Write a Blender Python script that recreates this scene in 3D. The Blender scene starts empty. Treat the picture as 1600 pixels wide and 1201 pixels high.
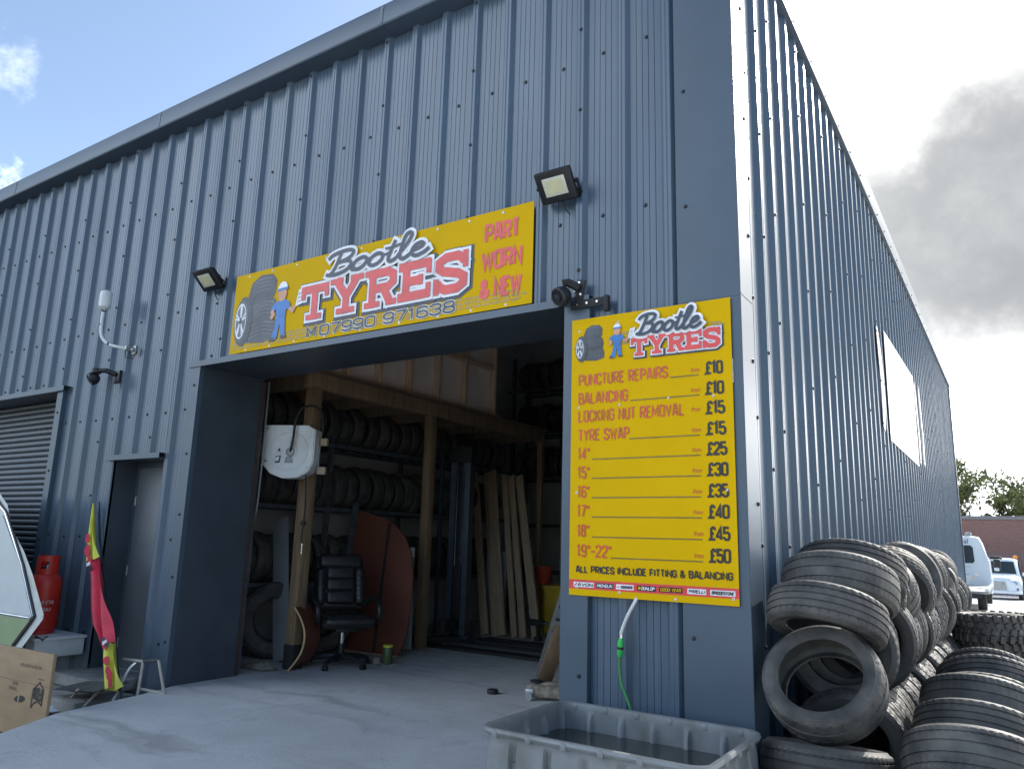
import bpy, bmesh, math, random
from mathutils import Vector, Matrix, Euler
R_ = math.radians
SC = bpy.context.scene
COL = SC.collection
random.seed(7)

# ------------------------------------------------------------------ camera
CAMP = (1.376, -4.6, 1.44)
cd = bpy.data.cameras.new('camera'); cam = bpy.data.objects.new('camera', cd); COL.objects.link(cam)
cd.sensor_width = 36; cd.lens = 1186.6/1600*36; cd.clip_start = 0.05; cd.clip_end = 3000
yaw, pitch, roll = .586207, .2019327, .0282094
f_ = Vector((-math.sin(yaw)*math.cos(pitch), math.cos(yaw)*math.cos(pitch), math.sin(pitch)))
r0 = Vector((math.cos(yaw), math.sin(yaw), 0)); u0 = r0.cross(f_)
rr = r0*math.cos(roll)+u0*math.sin(roll); uu = u0*math.cos(roll)-r0*math.sin(roll)
cam.matrix_world = Matrix(((rr.x, uu.x, -f_.x, CAMP[0]), (rr.y, uu.y, -f_.y, CAMP[1]), (rr.z, uu.z, -f_.z, CAMP[2]), (0, 0, 0, 1)))
SC.camera = cam

# ------------------------------------------------------------------ sun, sky, exposure
SUN_AZ, SUN_EL = 17.0, 32.0          # azimuth from +Y towards +X
SKY, EXPO = .112, 1.4
sd = Vector((math.sin(R_(SUN_AZ))*math.cos(R_(SUN_EL)), math.cos(R_(SUN_AZ))*math.cos(R_(SUN_EL)), math.sin(R_(SUN_EL))))
sl = bpy.data.lights.new('sun', 'SUN'); sl.energy = 2.2; sl.angle = R_(.53); sl.color = (1, .95, .87)
so = bpy.data.objects.new('sun', sl); COL.objects.link(so)
so.rotation_euler = (-sd).to_track_quat('-Z', 'Y').to_euler(); so.location = (0, 0, 30)

W = bpy.data.worlds.new('World'); SC.world = W; W.use_nodes = True
def world():
    nt = W.node_tree; nt.nodes.clear()
    N = lambda t, **k: _n(nt, t, **k)
    def _n(nt, t, **k):
        n = nt.nodes.new(t)
        for a, b in k.items(): setattr(n, a, b)
        return n
    lk = nt.links.new
    def math_(op, a, b=None, clamp=False):
        n = N('ShaderNodeMath', operation=op); n.use_clamp = clamp
        for i, v in enumerate((a, b)):
            if v is None: continue
            if isinstance(v, (int, float)): n.inputs[i].default_value = v
            else: lk(v, n.inputs[i])
        return n.outputs[0]
    out = N('ShaderNodeOutputWorld'); tc = N('ShaderNodeTexCoord')
    sky = N('ShaderNodeTexSky', sky_type='NISHITA'); sky.sun_disc = False
    sky.sun_elevation = R_(SUN_EL); sky.sun_rotation = R_(SUN_AZ); sky.air_density = 1.0; sky.dust_density = 1.6; sky.ozone_density = .6
    d = tc.outputs['Generated']
    sx = N('ShaderNodeSeparateXYZ'); lk(d, sx.inputs[0])
    zc = math_('MAXIMUM', sx.outputs[2], .06)
    # cloud plane coordinates
    cx = math_('DIVIDE', sx.outputs[0], zc); cy = math_('DIVIDE', sx.outputs[1], zc)
    cb = N('ShaderNodeCombineXYZ'); lk(cx, cb.inputs[0]); lk(cy, cb.inputs[1])
    def noise(vec, scale, detail, rough=.55):
        n = N('ShaderNodeTexNoise'); n.inputs['Scale'].default_value = scale; n.inputs['Detail'].default_value = detail; n.inputs['Roughness'].default_value = rough
        lk(vec, n.inputs['Vector']); return n.outputs[0]
    def ramp(v, a, b):
        n = N('ShaderNodeMapRange'); n.interpolation_type = 'SMOOTHSTEP'; n.inputs[1].default_value = a; n.inputs[2].default_value = b; lk(v, n.inputs[0]); return n.outputs[0]
    def dot(vec):
        n = N('ShaderNodeVectorMath', operation='DOT_PRODUCT'); lk(d, n.inputs[0]); n.inputs[1].default_value = Vector(vec).normalized(); return n.outputs['Value']
    n1 = noise(cb.outputs[0], .85, 7); n3 = noise(d, 6.5, 6, .6); n4 = noise(d, 2.2, 4, .5)
    sundot = dot(sd)
    # bright thin cloud round the sun and over the whole sunward side
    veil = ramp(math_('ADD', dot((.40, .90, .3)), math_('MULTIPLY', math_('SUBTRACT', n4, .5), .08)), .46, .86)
    # scattered white puffs elsewhere
    puff = math_('MULTIPLY', ramp(n1, .62, .76), .7)
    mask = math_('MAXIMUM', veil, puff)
    # unseen bright cloud bank behind the camera's left, added to light the front wall
    fill_cloud = ramp(math_('ADD', dot((-.62, -.68, .42)), math_('MULTIPLY', math_('SUBTRACT', n3, .5), .12)), .90, .955)
    mask = math_('MAXIMUM', mask, fill_cloud)
    n6 = noise(d, 26, 6, .62)
    for v_, a_, b_ in (((-.845, .285, .474), .9990, 1.0016), ((-.882, .316, .355), .9993, 1.0004)):
        wisp = math_('MULTIPLY', ramp(math_('ADD', dot(v_), math_('MULTIPLY', math_('SUBTRACT', n6, .5), .004)), a_, b_), .85)
        mask = math_('MAXIMUM', mask, wisp)
    # heavy grey cloud bank low on the sunward side
    bank = math_('ADD', dot((.07, .94, .335)), math_('MULTIPLY', math_('SUBTRACT', n3, .5), .045))
    bank = math_('ADD', bank, math_('MULTIPLY', math_('SUBTRACT', n4, .5), .05))
    grey = ramp(bank, .940, .990)
    low = ramp(math_('ADD', sx.outputs[2], math_('MULTIPLY', math_('SUBTRACT', n4, .5), .14)), .13, .225)
    grey = math_('MULTIPLY', grey, low)
    inner = ramp(n3, .3, .75)
    glow = ramp(sundot, .80, .985)  # extra glow round the sun, added to brighten the side wall ribs
    def mixc(f, a, b):
        n = N('ShaderNodeMix', data_type='RGBA'); 
        if isinstance(f, (int, float)): n.inputs[0].default_value = f
        else: lk(f, n.inputs[0])
        for i, v in ((6, a), (7, b)):
            if isinstance(v, tuple): n.inputs[i].default_value = (*v, 1)
            else: lk(v, n.inputs[i])
        return n.outputs[2]
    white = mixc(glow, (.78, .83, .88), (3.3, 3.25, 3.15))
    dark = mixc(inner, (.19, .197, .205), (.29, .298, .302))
    white = mixc(fill_cloud, white, (1.15, 1.32, 1.55))
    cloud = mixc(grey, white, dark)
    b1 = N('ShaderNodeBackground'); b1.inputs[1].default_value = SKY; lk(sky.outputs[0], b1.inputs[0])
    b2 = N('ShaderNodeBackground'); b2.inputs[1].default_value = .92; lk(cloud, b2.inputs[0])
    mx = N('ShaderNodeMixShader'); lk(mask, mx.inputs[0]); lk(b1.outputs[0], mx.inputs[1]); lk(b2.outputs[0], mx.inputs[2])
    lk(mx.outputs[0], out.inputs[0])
world()
vs = SC.view_settings; vs.view_transform = 'Standard'; vs.look = 'None'; vs.gamma = 1; vs.use_curve_mapping = False; vs.exposure = EXPO

# ------------------------------------------------------------------ materials
def mat(name, col, rough=.6, metal=0, nscale=6, namt=.15, bump=0, bscale=40, stretch=(1, 1, 1), col2=None, dirt=None, dscale=1.5, spec=.5, coat=0, ior=None, alpha=None, rvar=0, streak=None):
    m = bpy.data.materials.new(name); m.use_nodes = True
    nt = m.node_tree; p = nt.nodes['Principled BSDF']; lk = nt.links.new
    p.inputs['Roughness'].default_value = rough; p.inputs['Metallic'].default_value = metal
    p.inputs['Specular IOR Level'].default_value = spec
    if coat: p.inputs['Coat Weight'].default_value = coat; p.inputs['Coat Roughness'].default_value = .08
    tc = nt.nodes.new('ShaderNodeTexCoord'); mp = nt.nodes.new('ShaderNodeMapping'); mp.inputs['Scale'].default_value = stretch
    lk(tc.outputs['Object'], mp.inputs[0])
    def noise(s, d=5):
        n = nt.nodes.new('ShaderNodeTexNoise'); n.inputs['Scale'].default_value = s; n.inputs['Detail'].default_value = d; lk(mp.outputs[0], n.inputs['Vector']); return n
    def mix(f, a, b):
        n = nt.nodes.new('ShaderNodeMix'); n.data_type = 'RGBA'; lk(f, n.inputs[0])
        for i, v in ((6, a), (7, b)):
            if isinstance(v, (tuple, list)): n.inputs[i].default_value = (*v, 1)
            else: lk(v, n.inputs[i])
        return n.outputs[2]
    n1 = noise(nscale)
    mr = nt.nodes.new('ShaderNodeMapRange'); mr.inputs[1].default_value = .3; mr.inputs[2].default_value = .7; lk(n1.outputs[0], mr.inputs[0])
    lo = tuple(max(0, c*(1-namt)) for c in col); hi = tuple(min(1, c*(1+namt)) for c in (col2 or col))
    c = mix(mr.outputs[0], lo, hi)
    if dirt:
        n2 = noise(dscale, 8); m2 = nt.nodes.new('ShaderNodeMapRange'); m2.inputs[1].default_value = .5; m2.inputs[2].default_value = .72; m2.inputs[4].default_value = .8; lk(n2.outputs[0], m2.inputs[0])
        c = mix(m2.outputs[0], c, dirt)
    if streak:
        mp2 = nt.nodes.new('ShaderNodeMapping'); mp2.inputs['Scale'].default_value = (13, 13, .35); lk(tc.outputs['Object'], mp2.inputs[0])
        ns = nt.nodes.new('ShaderNodeTexNoise'); ns.inputs['Scale'].default_value = 1; ns.inputs['Detail'].default_value = 5; lk(mp2.outputs[0], ns.inputs['Vector'])
        ms = nt.nodes.new('ShaderNodeMapRange'); ms.inputs[1].default_value = .52; ms.inputs[2].default_value = .75; ms.inputs[4].default_value = .55; lk(ns.outputs[0], ms.inputs[0]); c = mix(ms.outputs[0], c, streak)
    lk(c, p.inputs['Base Color'])
    if rvar:
        n5 = noise(nscale*.7, 4); m5 = nt.nodes.new('ShaderNodeMapRange'); m5.inputs[1].default_value = .3; m5.inputs[2].default_value = .7
        m5.inputs[3].default_value = max(.02, rough-rvar); m5.inputs[4].default_value = min(1, rough+rvar); lk(n5.outputs[0], m5.inputs[0]); lk(m5.outputs[0], p.inputs['Roughness'])
    if bump:
        n3 = noise(bscale, 6); b = nt.nodes.new('ShaderNodeBump'); b.inputs['Strength'].default_value = bump; b.inputs['Distance'].default_value = .02
        lk(n3.outputs[0], b.inputs['Height']); lk(b.outputs[0], p.inputs['Normal'])
    return m

CLAD = (.078, .118, .168)
M = {}
M['clad'] = mat('slate_cladding', CLAD, .30, 0, 2.2, .12, .035, 1.1, (1, 1, .22), dirt=(.092, .128, .17), dscale=1.2, streak=(.12, .15, .18), spec=.5, rvar=.06)
M['trim'] = mat('slate_trim', (.062, .092, .128), .36, 0, 2, .08, .05, 1.2, spec=.5)
M['dark_trim'] = mat('dark_reveal', (.05, .064, .082), .45, 0, 3, .15, .05, 3)
M['screw'] = mat('dark_fastener', (.018, .02, .024), .4)
M['shutter'] = mat('shutter_grey', (.095, .11, .125), .42, 0, 8, .1)
M['doorgrey'] = mat('door_grey', (.15, .16, .175), .5, 0, 4, .08)
M['black'] = mat('black_plastic', (.016, .017, .019), .4, 0, 20, .2)
M['matblack'] = mat('matt_black', (.02, .021, .022), .7, 0, 20, .2)
M['rubber'] = None
M['white'] = mat('white_plastic', (.72, .74, .74), .35, 0, 5, .05, dirt=(.5, .48, .43), dscale=3)
M['whitesign'] = mat('white_sign_board', (.75, .76, .75), .35, 0, 3, .04)
M['cream'] = mat('cream_board', (.66, .58, .53), .5, 0, 5, .06)
M['yellow'] = mat('sign_yellow', (.70, .425, .002), .5, 0, 3, .03, spec=.06)
M['sred'] = mat('sign_red', (.72, .06, .055), .35)
M['stext'] = mat('sign_orange_red', (.60, .085, .02), .4)
M['snavy'] = mat('sign_navy', (.035, .048, .075), .4)
M['swhite'] = mat('sign_white', (.8, .81, .84), .4)
M['sblack'] = mat('sign_black', (.022, .018, .012), .4)
M['sbrown'] = mat('sign_rule_brown', (.20, .135, .01), .4)
M['stread'] = mat('sign_tread_ochre', (.42, .27, .03), .4)
M['sgrey'] = mat('sign_tyre_grey', (.045, .052, .065), .4, 0, 6, .5)
M['sgrey2'] = mat('sign_tyre_grey_light', (.13, .145, .17), .4)
M['sblue'] = mat('sign_blue', (.02, .17, .5), .4)
M['sskin'] = mat('sign_skin_tone', (.62, .3, .17), .4)
M['concrete'] = None
M['steel'] = mat('galvanised_steel', (.42, .44, .46), .38, .9, 12, .15)
M['bracket'] = mat('grey_bracket', (.3, .31, .32), .4, .7)
M['glasslens'] = mat('lamp_lens', (.62, .63, .52), .25, 0, 30, .05)
M['wood'] = mat('raw_timber', (.23, .155, .09), .7, 0, 5, .3, .25, 30, (6, 6, .5), dirt=(.15, .095, .055), dscale=2)
M['pine'] = mat('pale_pine', (.40, .30, .21), .7, 0, 5, .25, .2, 30, (7, 7, .5), dirt=(.25, .16, .09))
M['stud'] = mat('stud_timber', (.58, .40, .26), .7, 0, 5, .2, .1, 30, (6, 6, .6))
M['plaster'] = mat('back_of_plasterboard', (.78, .66, .58), .85, 0, 3, .1)
M['redboard'] = mat('red_brown_board', (.155, .053, .034), .5, 0, 3, .12, dirt=(.13, .045, .03))
M['edge'] = mat('board_edge', (.5, .33, .17), .6)
M['greypanel'] = mat('grey_panel', (.3, .32, .34), .5, 0, 3, .12)
M['lilac'] = mat('grey_lilac_board', (.24, .245, .30), .6, 0, 3, .1)
M['rack'] = mat('rack_steel', (.10, .12, .14), .45, .3, 10, .2)
M['lift'] = mat('lift_blue_steel', (.05, .075, .11), .4, .3, 8, .2)
M['inner'] = mat('inner_liner', (.5, .5, .49), .8, 0, 3, .1)
M['leather'] = mat('black_leather', (.022, .021, .022), .38, 0, 25, .25, .18, 45)
M['yelbin'] = mat('yellow_bin', (.60, .40, .02), .45, 0, 4, .12, dirt=(.3, .2, .02))
M['redbucket'] = mat('red_bucket', (.5, .06, .025), .4)
M['gasred'] = mat('gas_red', (.55, .028, .016), .38, 0, 5, .12, dirt=(.36, .025, .016), dscale=4)
M['caravan'] = mat('caravan_white', (.66, .68, .67), .35, 0, 4, .06, dirt=(.42, .43, .36), dscale=4)
M['carvgreen'] = mat('caravan_green', (.28, .36, .20), .4, 0, 4, .06)
M['card'] = mat('cardboard', (.36, .245, .145), .8, 0, 4, .12, .05, 60, (1, 1, 3), dirt=(.28, .19, .11))
M['ink'] = mat('print_ink', (.035, .035, .04), .7)
M['slab'] = mat('paving_slab', (.27, .27, .255), .85, 0, 8, .2, .2, 60, dirt=(.15, .16, .13))
M['soil'] = mat('gravel_soil', (.115, .10, .08), .95, 0, 30, .45, .6, 55, dirt=(.05, .05, .045))
M['flagred'] = mat('flag_red', (.62, .035, .07), .6, 0, 6, .15)
M['flagyel'] = mat('flag_lime', (.62, .62, .07), .6, 0, 6, .15)
M['strap'] = mat('frame_white', (.42, .39, .33), .5, 0, 12, .2, dirt=(.35, .33, .28))
M['mesh'] = mat('grey_fabric', (.07, .075, .07), .8, 0, 20, .2)
M['ibc'] = mat('grey_tank_plastic', (.19, .205, .215), .45, 0, 3.2, .3, .12, 6, (1, 1, .6), dirt=(.10, .11, .095), dscale=3.4, rvar=.1)
M['water'] = mat('murky_water', (.028, .036, .034), .06, 0, 2, .3, .03, 9)
M['hosegreen'] = mat('hose_green', (.03, .20, .045), .4)
M['congreen'] = mat('connector_green', (.04, .45, .10), .35)
M['vanwhite'] = mat('van_white', (.66, .72, .76), .3, 0, 2, .04, coat=.3)
M['glass'] = mat('dark_window', (.03, .04, .045), .08, 0, 2, .1)
M['wheel'] = mat('wheel_rubber', (.03, .03, .03), .7)
M['alloy'] = mat('wheel_rim', (.5, .5, .5), .35, .8)
M['carblue'] = mat('car_blue', (.03, .10, .16), .25, 0, 2, .05, coat=.5)
M['orange'] = mat('amber_lamp', (.75, .25, .02), .3)
M['brick'] = None
M['coping'] = mat('coping_stone', (.22, .21, .205), .85, 0, 6, .15)
M['fence'] = mat('fence_steel', (.16, .12, .12), .6, .2)
M['bark'] = mat('bark', (.09, .075, .06), .9, 0, 12, .3)
M['leaf1'] = mat('leaf_green', (.12, .15, .055), .6, 0, 1.2, .45)
M['leaf2'] = mat('leaf_green_light', (.15, .18, .07), .6, 0, 1.2, .4)
M['chrome'] = mat('bright_metal', (.7, .7, .7), .2, 1)
M['bluebottle'] = mat('blue_plastic', (.03, .22, .42), .35)
M['greenpl'] = mat('dark_green_can', (.06, .10, .04), .4)
M['darkwood'] = mat('dark_timber', (.14, .10, .065), .8, 0, 5, .25, .1, 30, (6, 6, .6))
M['rust'] = mat('rusty_steel', (.08, .045, .035), .75, .2, 20, .3)
M['rope'] = mat('old_cloth', (.22, .19, .15), .9, 0, 18, .5)

def leafy(m):
    nt = m.node_tree; p = nt.nodes['Principled BSDF']; out = nt.nodes['Material Output']
    src = p.inputs['Base Color'].links[0].from_socket
    t = nt.nodes.new('ShaderNodeBsdfTranslucent'); mx = nt.nodes.new('ShaderNodeMixShader'); mx.inputs[0].default_value = .5
    nt.links.new(src, t.inputs[0]); nt.links.new(p.outputs[0], mx.inputs[1]); nt.links.new(t.outputs[0], mx.inputs[2]); nt.links.new(mx.outputs[0], out.inputs[0])
leafy(M['leaf1']); leafy(M['leaf2'])

def tyre_mat(name, base, style):
    m = bpy.data.materials.new(name); m.use_nodes = True
    nt = m.node_tree; p = nt.nodes['Principled BSDF']; lk = nt.links.new
    p.inputs['Roughness'].default_value = .62; p.inputs['Specular IOR Level'].default_value = .45
    tc = nt.nodes.new('ShaderNodeTexCoord'); s = nt.nodes.new('ShaderNodeSeparateXYZ'); lk(tc.outputs['Object'], s.inputs[0])
    oi = nt.nodes.new('ShaderNodeObjectInfo')
    def mt(op, a, b=None, c=None):
        n = nt.nodes.new('ShaderNodeMath'); n.operation = op
        for i, v in enumerate((a, b, c)):
            if v is None: continue
            if isinstance(v, (int, float)): n.inputs[i].default_value = v
            else: lk(v, n.inputs[i])
        return n.outputs[0]
    ang = mt('ARCTAN2', s.outputs[1], s.outputs[0]); az = mt('ABSOLUTE', s.outputs[2])
    k = {0: 38, 1: 10, 2: 0}[style]
    n_ = {0: 70, 1: 52, 2: 60}[style]
    ph = mt('ADD', mt('MULTIPLY', ang, n_), mt('MULTIPLY', az, k*8))
    wv = mt('SINE', ph)
    rad = mt('SQRT', mt('ADD', mt('MULTIPLY', s.outputs[0], s.outputs[0]), mt('MULTIPLY', s.outputs[1], s.outputs[1])))
    tread = mt('GREATER_THAN', rad, .296)
    if style == 0: zone = mt('GREATER_THAN', az, .048)
    elif style == 1: zone = mt('GREATER_THAN', az, .012)
    else: zone = mt('GREATER_THAN', az, .066)
    cut = mt('MULTIPLY', mt('MULTIPLY', mt('GREATER_THAN', wv, .72), zone), tread)
    # raised rings on the sidewall
    ring = mt('MULTIPLY', mt('SINE', mt('MULTIPLY', rad, 520)), mt('SUBTRACT', 1, tread))
    nz = nt.nodes.new('ShaderNodeTexNoise'); nz.inputs['Scale'].default_value = 7; nz.inputs['Detail'].default_value = 6
    ad = nt.nodes.new('ShaderNodeVectorMath'); ad.operation = 'ADD'; lk(tc.outputs['Object'], ad.inputs[0])
    cx = nt.nodes.new('ShaderNodeCombineXYZ'); lk(mt('MULTIPLY', oi.outputs['Random'], 20), cx.inputs[0]); lk(cx.outputs[0], ad.inputs[1]); lk(ad.outputs[0], nz.inputs['Vector'])
    h = mt('ADD', mt('MULTIPLY', cut, -1), mt('MULTIPLY', ring, .06)); h = mt('ADD', h, mt('MULTIPLY', nz.outputs[0], .25))
    b = nt.nodes.new('ShaderNodeBump'); b.inputs['Strength'].default_value = .75; b.inputs['Distance'].default_value = .007; lk(h, b.inputs['Height']); lk(b.outputs[0], p.inputs['Normal'])
    mx = nt.nodes.new('ShaderNodeMix'); mx.data_type = 'RGBA'
    mr = nt.nodes.new('ShaderNodeMapRange'); mr.inputs[1].default_value = .35; mr.inputs[2].default_value = .7; lk(nz.outputs[0], mr.inputs[0])
    dust = mt('MULTIPLY', mr.outputs[0], mt('ADD', mt('MULTIPLY', oi.outputs['Random'], .8), .2))
    lk(dust, mx.inputs[0]); mx.inputs[6].default_value = (*base, 1); mx.inputs[7].default_value = (.125, .12, .108, 1)
    lk(mx.outputs[2], p.inputs['Base Color'])
    return m
TM = [tyre_mat('tyre_rubber', (.04, .04, .04), 0), tyre_mat('tyre_rubber_angled', (.034, .035, .036), 1), tyre_mat('tyre_rubber_plain', (.046, .045, .043), 2)]

def concrete_mat():
    m = bpy.data.materials.new('concrete'); m.use_nodes = True
    nt = m.node_tree; p = nt.nodes['Principled BSDF']; lk = nt.links.new; p.inputs['Roughness'].default_value = .85
    tc = nt.nodes.new('ShaderNodeTexCoord'); o = tc.outputs['Object']
    def noise(s, d, r=.6):
        n = nt.nodes.new('ShaderNodeTexNoise'); n.inputs['Scale'].default_value = s; n.inputs['Detail'].default_value = d; n.inputs['Roughness'].default_value = r; lk(o, n.inputs['Vector']); return n.outputs[0]
    def rng(v, a, b, c=0, d=1):
        n = nt.nodes.new('ShaderNodeMapRange'); n.inputs[1].default_value = a; n.inputs[2].default_value = b; n.inputs[3].default_value = c; n.inputs[4].default_value = d; lk(v, n.inputs[0]); return n.outputs[0]
    def mix(f, a, b):
        n = nt.nodes.new('ShaderNodeMix'); n.data_type = 'RGBA'; lk(f, n.inputs[0])
        for i, v in ((6, a), (7, b)):
            if isinstance(v, tuple): n.inputs[i].default_value = (*v, 1)
            else: lk(v, n.inputs[i])
        return n.outputs[2]
    c = mix(rng(noise(.55, 6), .35, .65), (.44, .435, .42), (.58, .575, .56))
    c = mix(rng(noise(3.3, 8, .7), .45, .75, 0, .7), c, (.38, .375, .36))
    c = mix(rng(noise(1.1, 3), .62, .72, 0, .6), c, (.30, .295, .285))
    c = mix(rng(noise(60, 3), .3, .75, 0, .35), c, (.58, .57, .56))
    vo = nt.nodes.new('ShaderNodeTexVoronoi'); vo.inputs['Scale'].default_value = 9; lk(o, vo.inputs['Vector'])
    c = mix(rng(vo.outputs['Distance'], .03, .07, .75, 0), c, (.13, .13, .13))
    # hairline cracks and a few dragged tyre scuffs
    wob = nt.nodes.new('ShaderNodeVectorMath'); wob.operation = 'ADD'; nn = nt.nodes.new('ShaderNodeTexNoise'); nn.inputs['Scale'].default_value = 1.6; nn.inputs['Detail'].default_value = 6; lk(o, nn.inputs['Vector'])
    ws = nt.nodes.new('ShaderNodeVectorMath'); ws.operation = 'SCALE'; ws.inputs['Scale'].default_value = .55; lk(nn.outputs['Color'], ws.inputs[0]); lk(o, wob.inputs[0]); lk(ws.outputs[0], wob.inputs[1])
    ck = nt.nodes.new('ShaderNodeTexVoronoi'); ck.feature = 'DISTANCE_TO_EDGE'; ck.inputs['Scale'].default_value = .42; lk(wob.outputs[0], ck.inputs['Vector'])
    c = mix(rng(ck.outputs['Distance'], 0.001, .004, .16, 0), c, (.10, .10, .095))
    mpw = nt.nodes.new('ShaderNodeMapping'); mpw.inputs['Rotation'].default_value = (0, 0, .5); mpw.inputs['Scale'].default_value = (.35, 3.2, 1); lk(wob.outputs[0], mpw.inputs[0])
    sn = nt.nodes.new('ShaderNodeTexNoise'); sn.inputs['Scale'].default_value = 1.1; sn.inputs['Detail'].default_value = 7; lk(mpw.outputs[0], sn.inputs['Vector'])
    c = mix(rng(sn.outputs[0], .56, .72, 0, .55), c, (.21, .205, .195))
    lk(c, p.inputs['Base Color'])
    b = nt.nodes.new('ShaderNodeBump'); b.inputs['Strength'].default_value = .35; b.inputs['Distance'].default_value = .01
    lk(noise(25, 8, .7), b.inputs['Height']); lk(b.outputs[0], p.inputs['Normal'])
    return m
M['concrete'] = concrete_mat()

def brick_mat():
    m = bpy.data.materials.new('red_brick'); m.use_nodes = True
    nt = m.node_tree; p = nt.nodes['Principled BSDF']; lk = nt.links.new; p.inputs['Roughness'].default_value = .9
    tc = nt.nodes.new('ShaderNodeTexCoord'); mp = nt.nodes.new('ShaderNodeMapping'); mp.inputs['Rotation'].default_value = (R_(90), 0, 0); lk(tc.outputs['Object'], mp.inputs[0])
    bt = nt.nodes.new('ShaderNodeTexBrick'); bt.inputs['Scale'].default_value = 1; bt.inputs['Brick Width'].default_value = .225; bt.inputs['Row Height'].default_value = .075; bt.inputs['Mortar Size'].default_value = .007
    bt.inputs['Color1'].default_value = (.26, .125, .105, 1); bt.inputs['Color2'].default_value = (.205, .105, .09, 1); bt.inputs['Mortar'].default_value = (.25, .2, .17, 1)
    lk(mp.outputs[0], bt.inputs['Vector']); lk(bt.outputs['Color'], p.inputs['Base Color'])
    return m
M['brick'] = brick_mat()

# ------------------------------------------------------------------ mesh helpers
class MB:
    def __init__(s): s.bm = bmesh.new(); s.mats = []
    def mi(s, m):
        if m not in s.mats: s.mats.append(m)
        return s.mats.index(m)
    def face(s, pts, m=None, T=None):
        vs = [s.bm.verts.new(T @ Vector(p) if T else Vector(p)) for p in pts]
        f = s.bm.faces.new(vs)
        if m is not None: f.material_index = s.mi(m)
        return f
    def grid(s, rows, m=None, closed_u=False, closed_v=False, T=None):
        vv = [[s.bm.verts.new(T @ Vector(p) if T else Vector(p)) for p in r] for r in rows]
        n = len(vv); k = len(vv[0])
        for i in range(n if closed_v else n-1):
            for j in range(k if closed_u else k-1):
                a, b = vv[i], vv[(i+1) % n]
                f = s.bm.faces.new((a[j], a[(j+1) % k], b[(j+1) % k], b[j]))
                if m is not None: f.material_index = s.mi(m)
        return vv
    def box(s, c, d, rot=None, m=None, bev=0, T=None, seg=2):
        hx, hy, hz = d[0]/2, d[1]/2, d[2]/2
        r = Euler(rot).to_matrix() if rot is not None else Matrix.Identity(3)
        t = bmesh.new(); bmesh.ops.create_cube(t, size=1)
        for v in t.verts: v.co = Vector((v.co.x*d[0], v.co.y*d[1], v.co.z*d[2]))
        if bev: bmesh.ops.bevel(t, geom=t.edges[:], offset=bev, segments=seg, profile=.5, affect='EDGES')
        s.absorb(t, Matrix.Translation(Vector(c)) @ r.to_4x4(), m, T)
    def absorb(s, t, X, m=None, T=None):
        if T: X = T @ X
        mp = {v: s.bm.verts.new(X @ v.co) for v in t.verts}
        for f in t.faces:
            try: g = s.bm.faces.new([mp[v] for v in f.verts])
            except ValueError: continue
            if m is not None: g.material_index = s.mi(m)
        t.free()
    def b2(s, x0, x1, y0, y1, z0, z1, m=None, bev=0, T=None):
        s.box(((x0+x1)/2, (y0+y1)/2, (z0+z1)/2), (x1-x0, y1-y0, z1-z0), None, m, bev, T)
    def tube(s, pts, r, seg=10, m=None, caps=True, T=None, closed=False):
        pts = [Vector(p) for p in pts]; n = len(pts); rows = []
        rr_ = r if isinstance(r, (list, tuple)) else [r]*n
        up = None
        for i, p in enumerate(pts):
            if closed: d = (pts[(i+1) % n]-pts[i-1])
            else: d = (pts[min(i+1, n-1)]-pts[max(i-1, 0)])
            d.normalize()
            if up is None: up = d.orthogonal().normalized()
            else:
                up = (up - d*up.dot(d))
                if up.length < 1e-6: up = d.orthogonal()
                up.normalize()
            w = d.cross(up)
            rows.append([p+(up*math.cos(a)+w*math.sin(a))*rr_[i] for a in [2*math.pi*j/seg for j in range(seg)]])
        vv = s.grid(rows, m, True, closed, T)
        if caps and not closed:
            for r_ in (vv[0], vv[-1]):
                try:
                    f = s.bm.faces.new(r_)
                    if m is not None: f.material_index = s.mi(m)
                except ValueError: pass
    def cyl(s, p0, p1, r0, r1=None, seg=16, m=None, T=None): s.tube([p0, p1], [r0, r0 if r1 is None else r1], seg, m, True, T)
    def lathe(s, prof, seg=32, m=None, T=None, closed=False):
        rows = [[(r*math.cos(a), r*math.sin(a), z) for r, z in prof] for a in [2*math.pi*j/seg for j in range(seg)]]
        s.grid(rows, m, closed, True, T)
    def prism(s, poly, h, m=None, T=None):
        """poly in local xy, extruded by h along local z"""
        a = [s.bm.verts.new(T @ Vector((x, y, 0)) if T else Vector((x, y, 0))) for x, y in poly]
        b = [s.bm.verts.new(T @ Vector((x, y, h)) if T else Vector((x, y, h))) for x, y in poly]
        fs = [s.bm.faces.new(a[::-1]), s.bm.faces.new(b)]
        n = len(poly)
        for i in range(n): fs.append(s.bm.faces.new((a[i], a[(i+1) % n], b[(i+1) % n], b[i])))
        for f in fs:
            if m is not None: f.material_index = s.mi(m)
    def build(s, name, m=None, parent=None, smooth=True, ang=35, fixn=True, loc=None):
        if m is not None and m not in s.mats and not s.mats: s.mats = [m]
        if fixn: bmesh.ops.recalc_face_normals(s.bm, faces=s.bm.faces[:])
        me = bpy.data.meshes.new(name); s.bm.to_mesh(me); s.bm.free()
        for mm in s.mats: me.materials.append(mm)
        if smooth:
            me.shade_smooth(); me.set_sharp_from_angle(angle=R_(ang))
        o = bpy.data.objects.new(name, me); COL.objects.link(o)
        if parent: o.parent = parent
        if loc: o.location = loc
        return o

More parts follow.
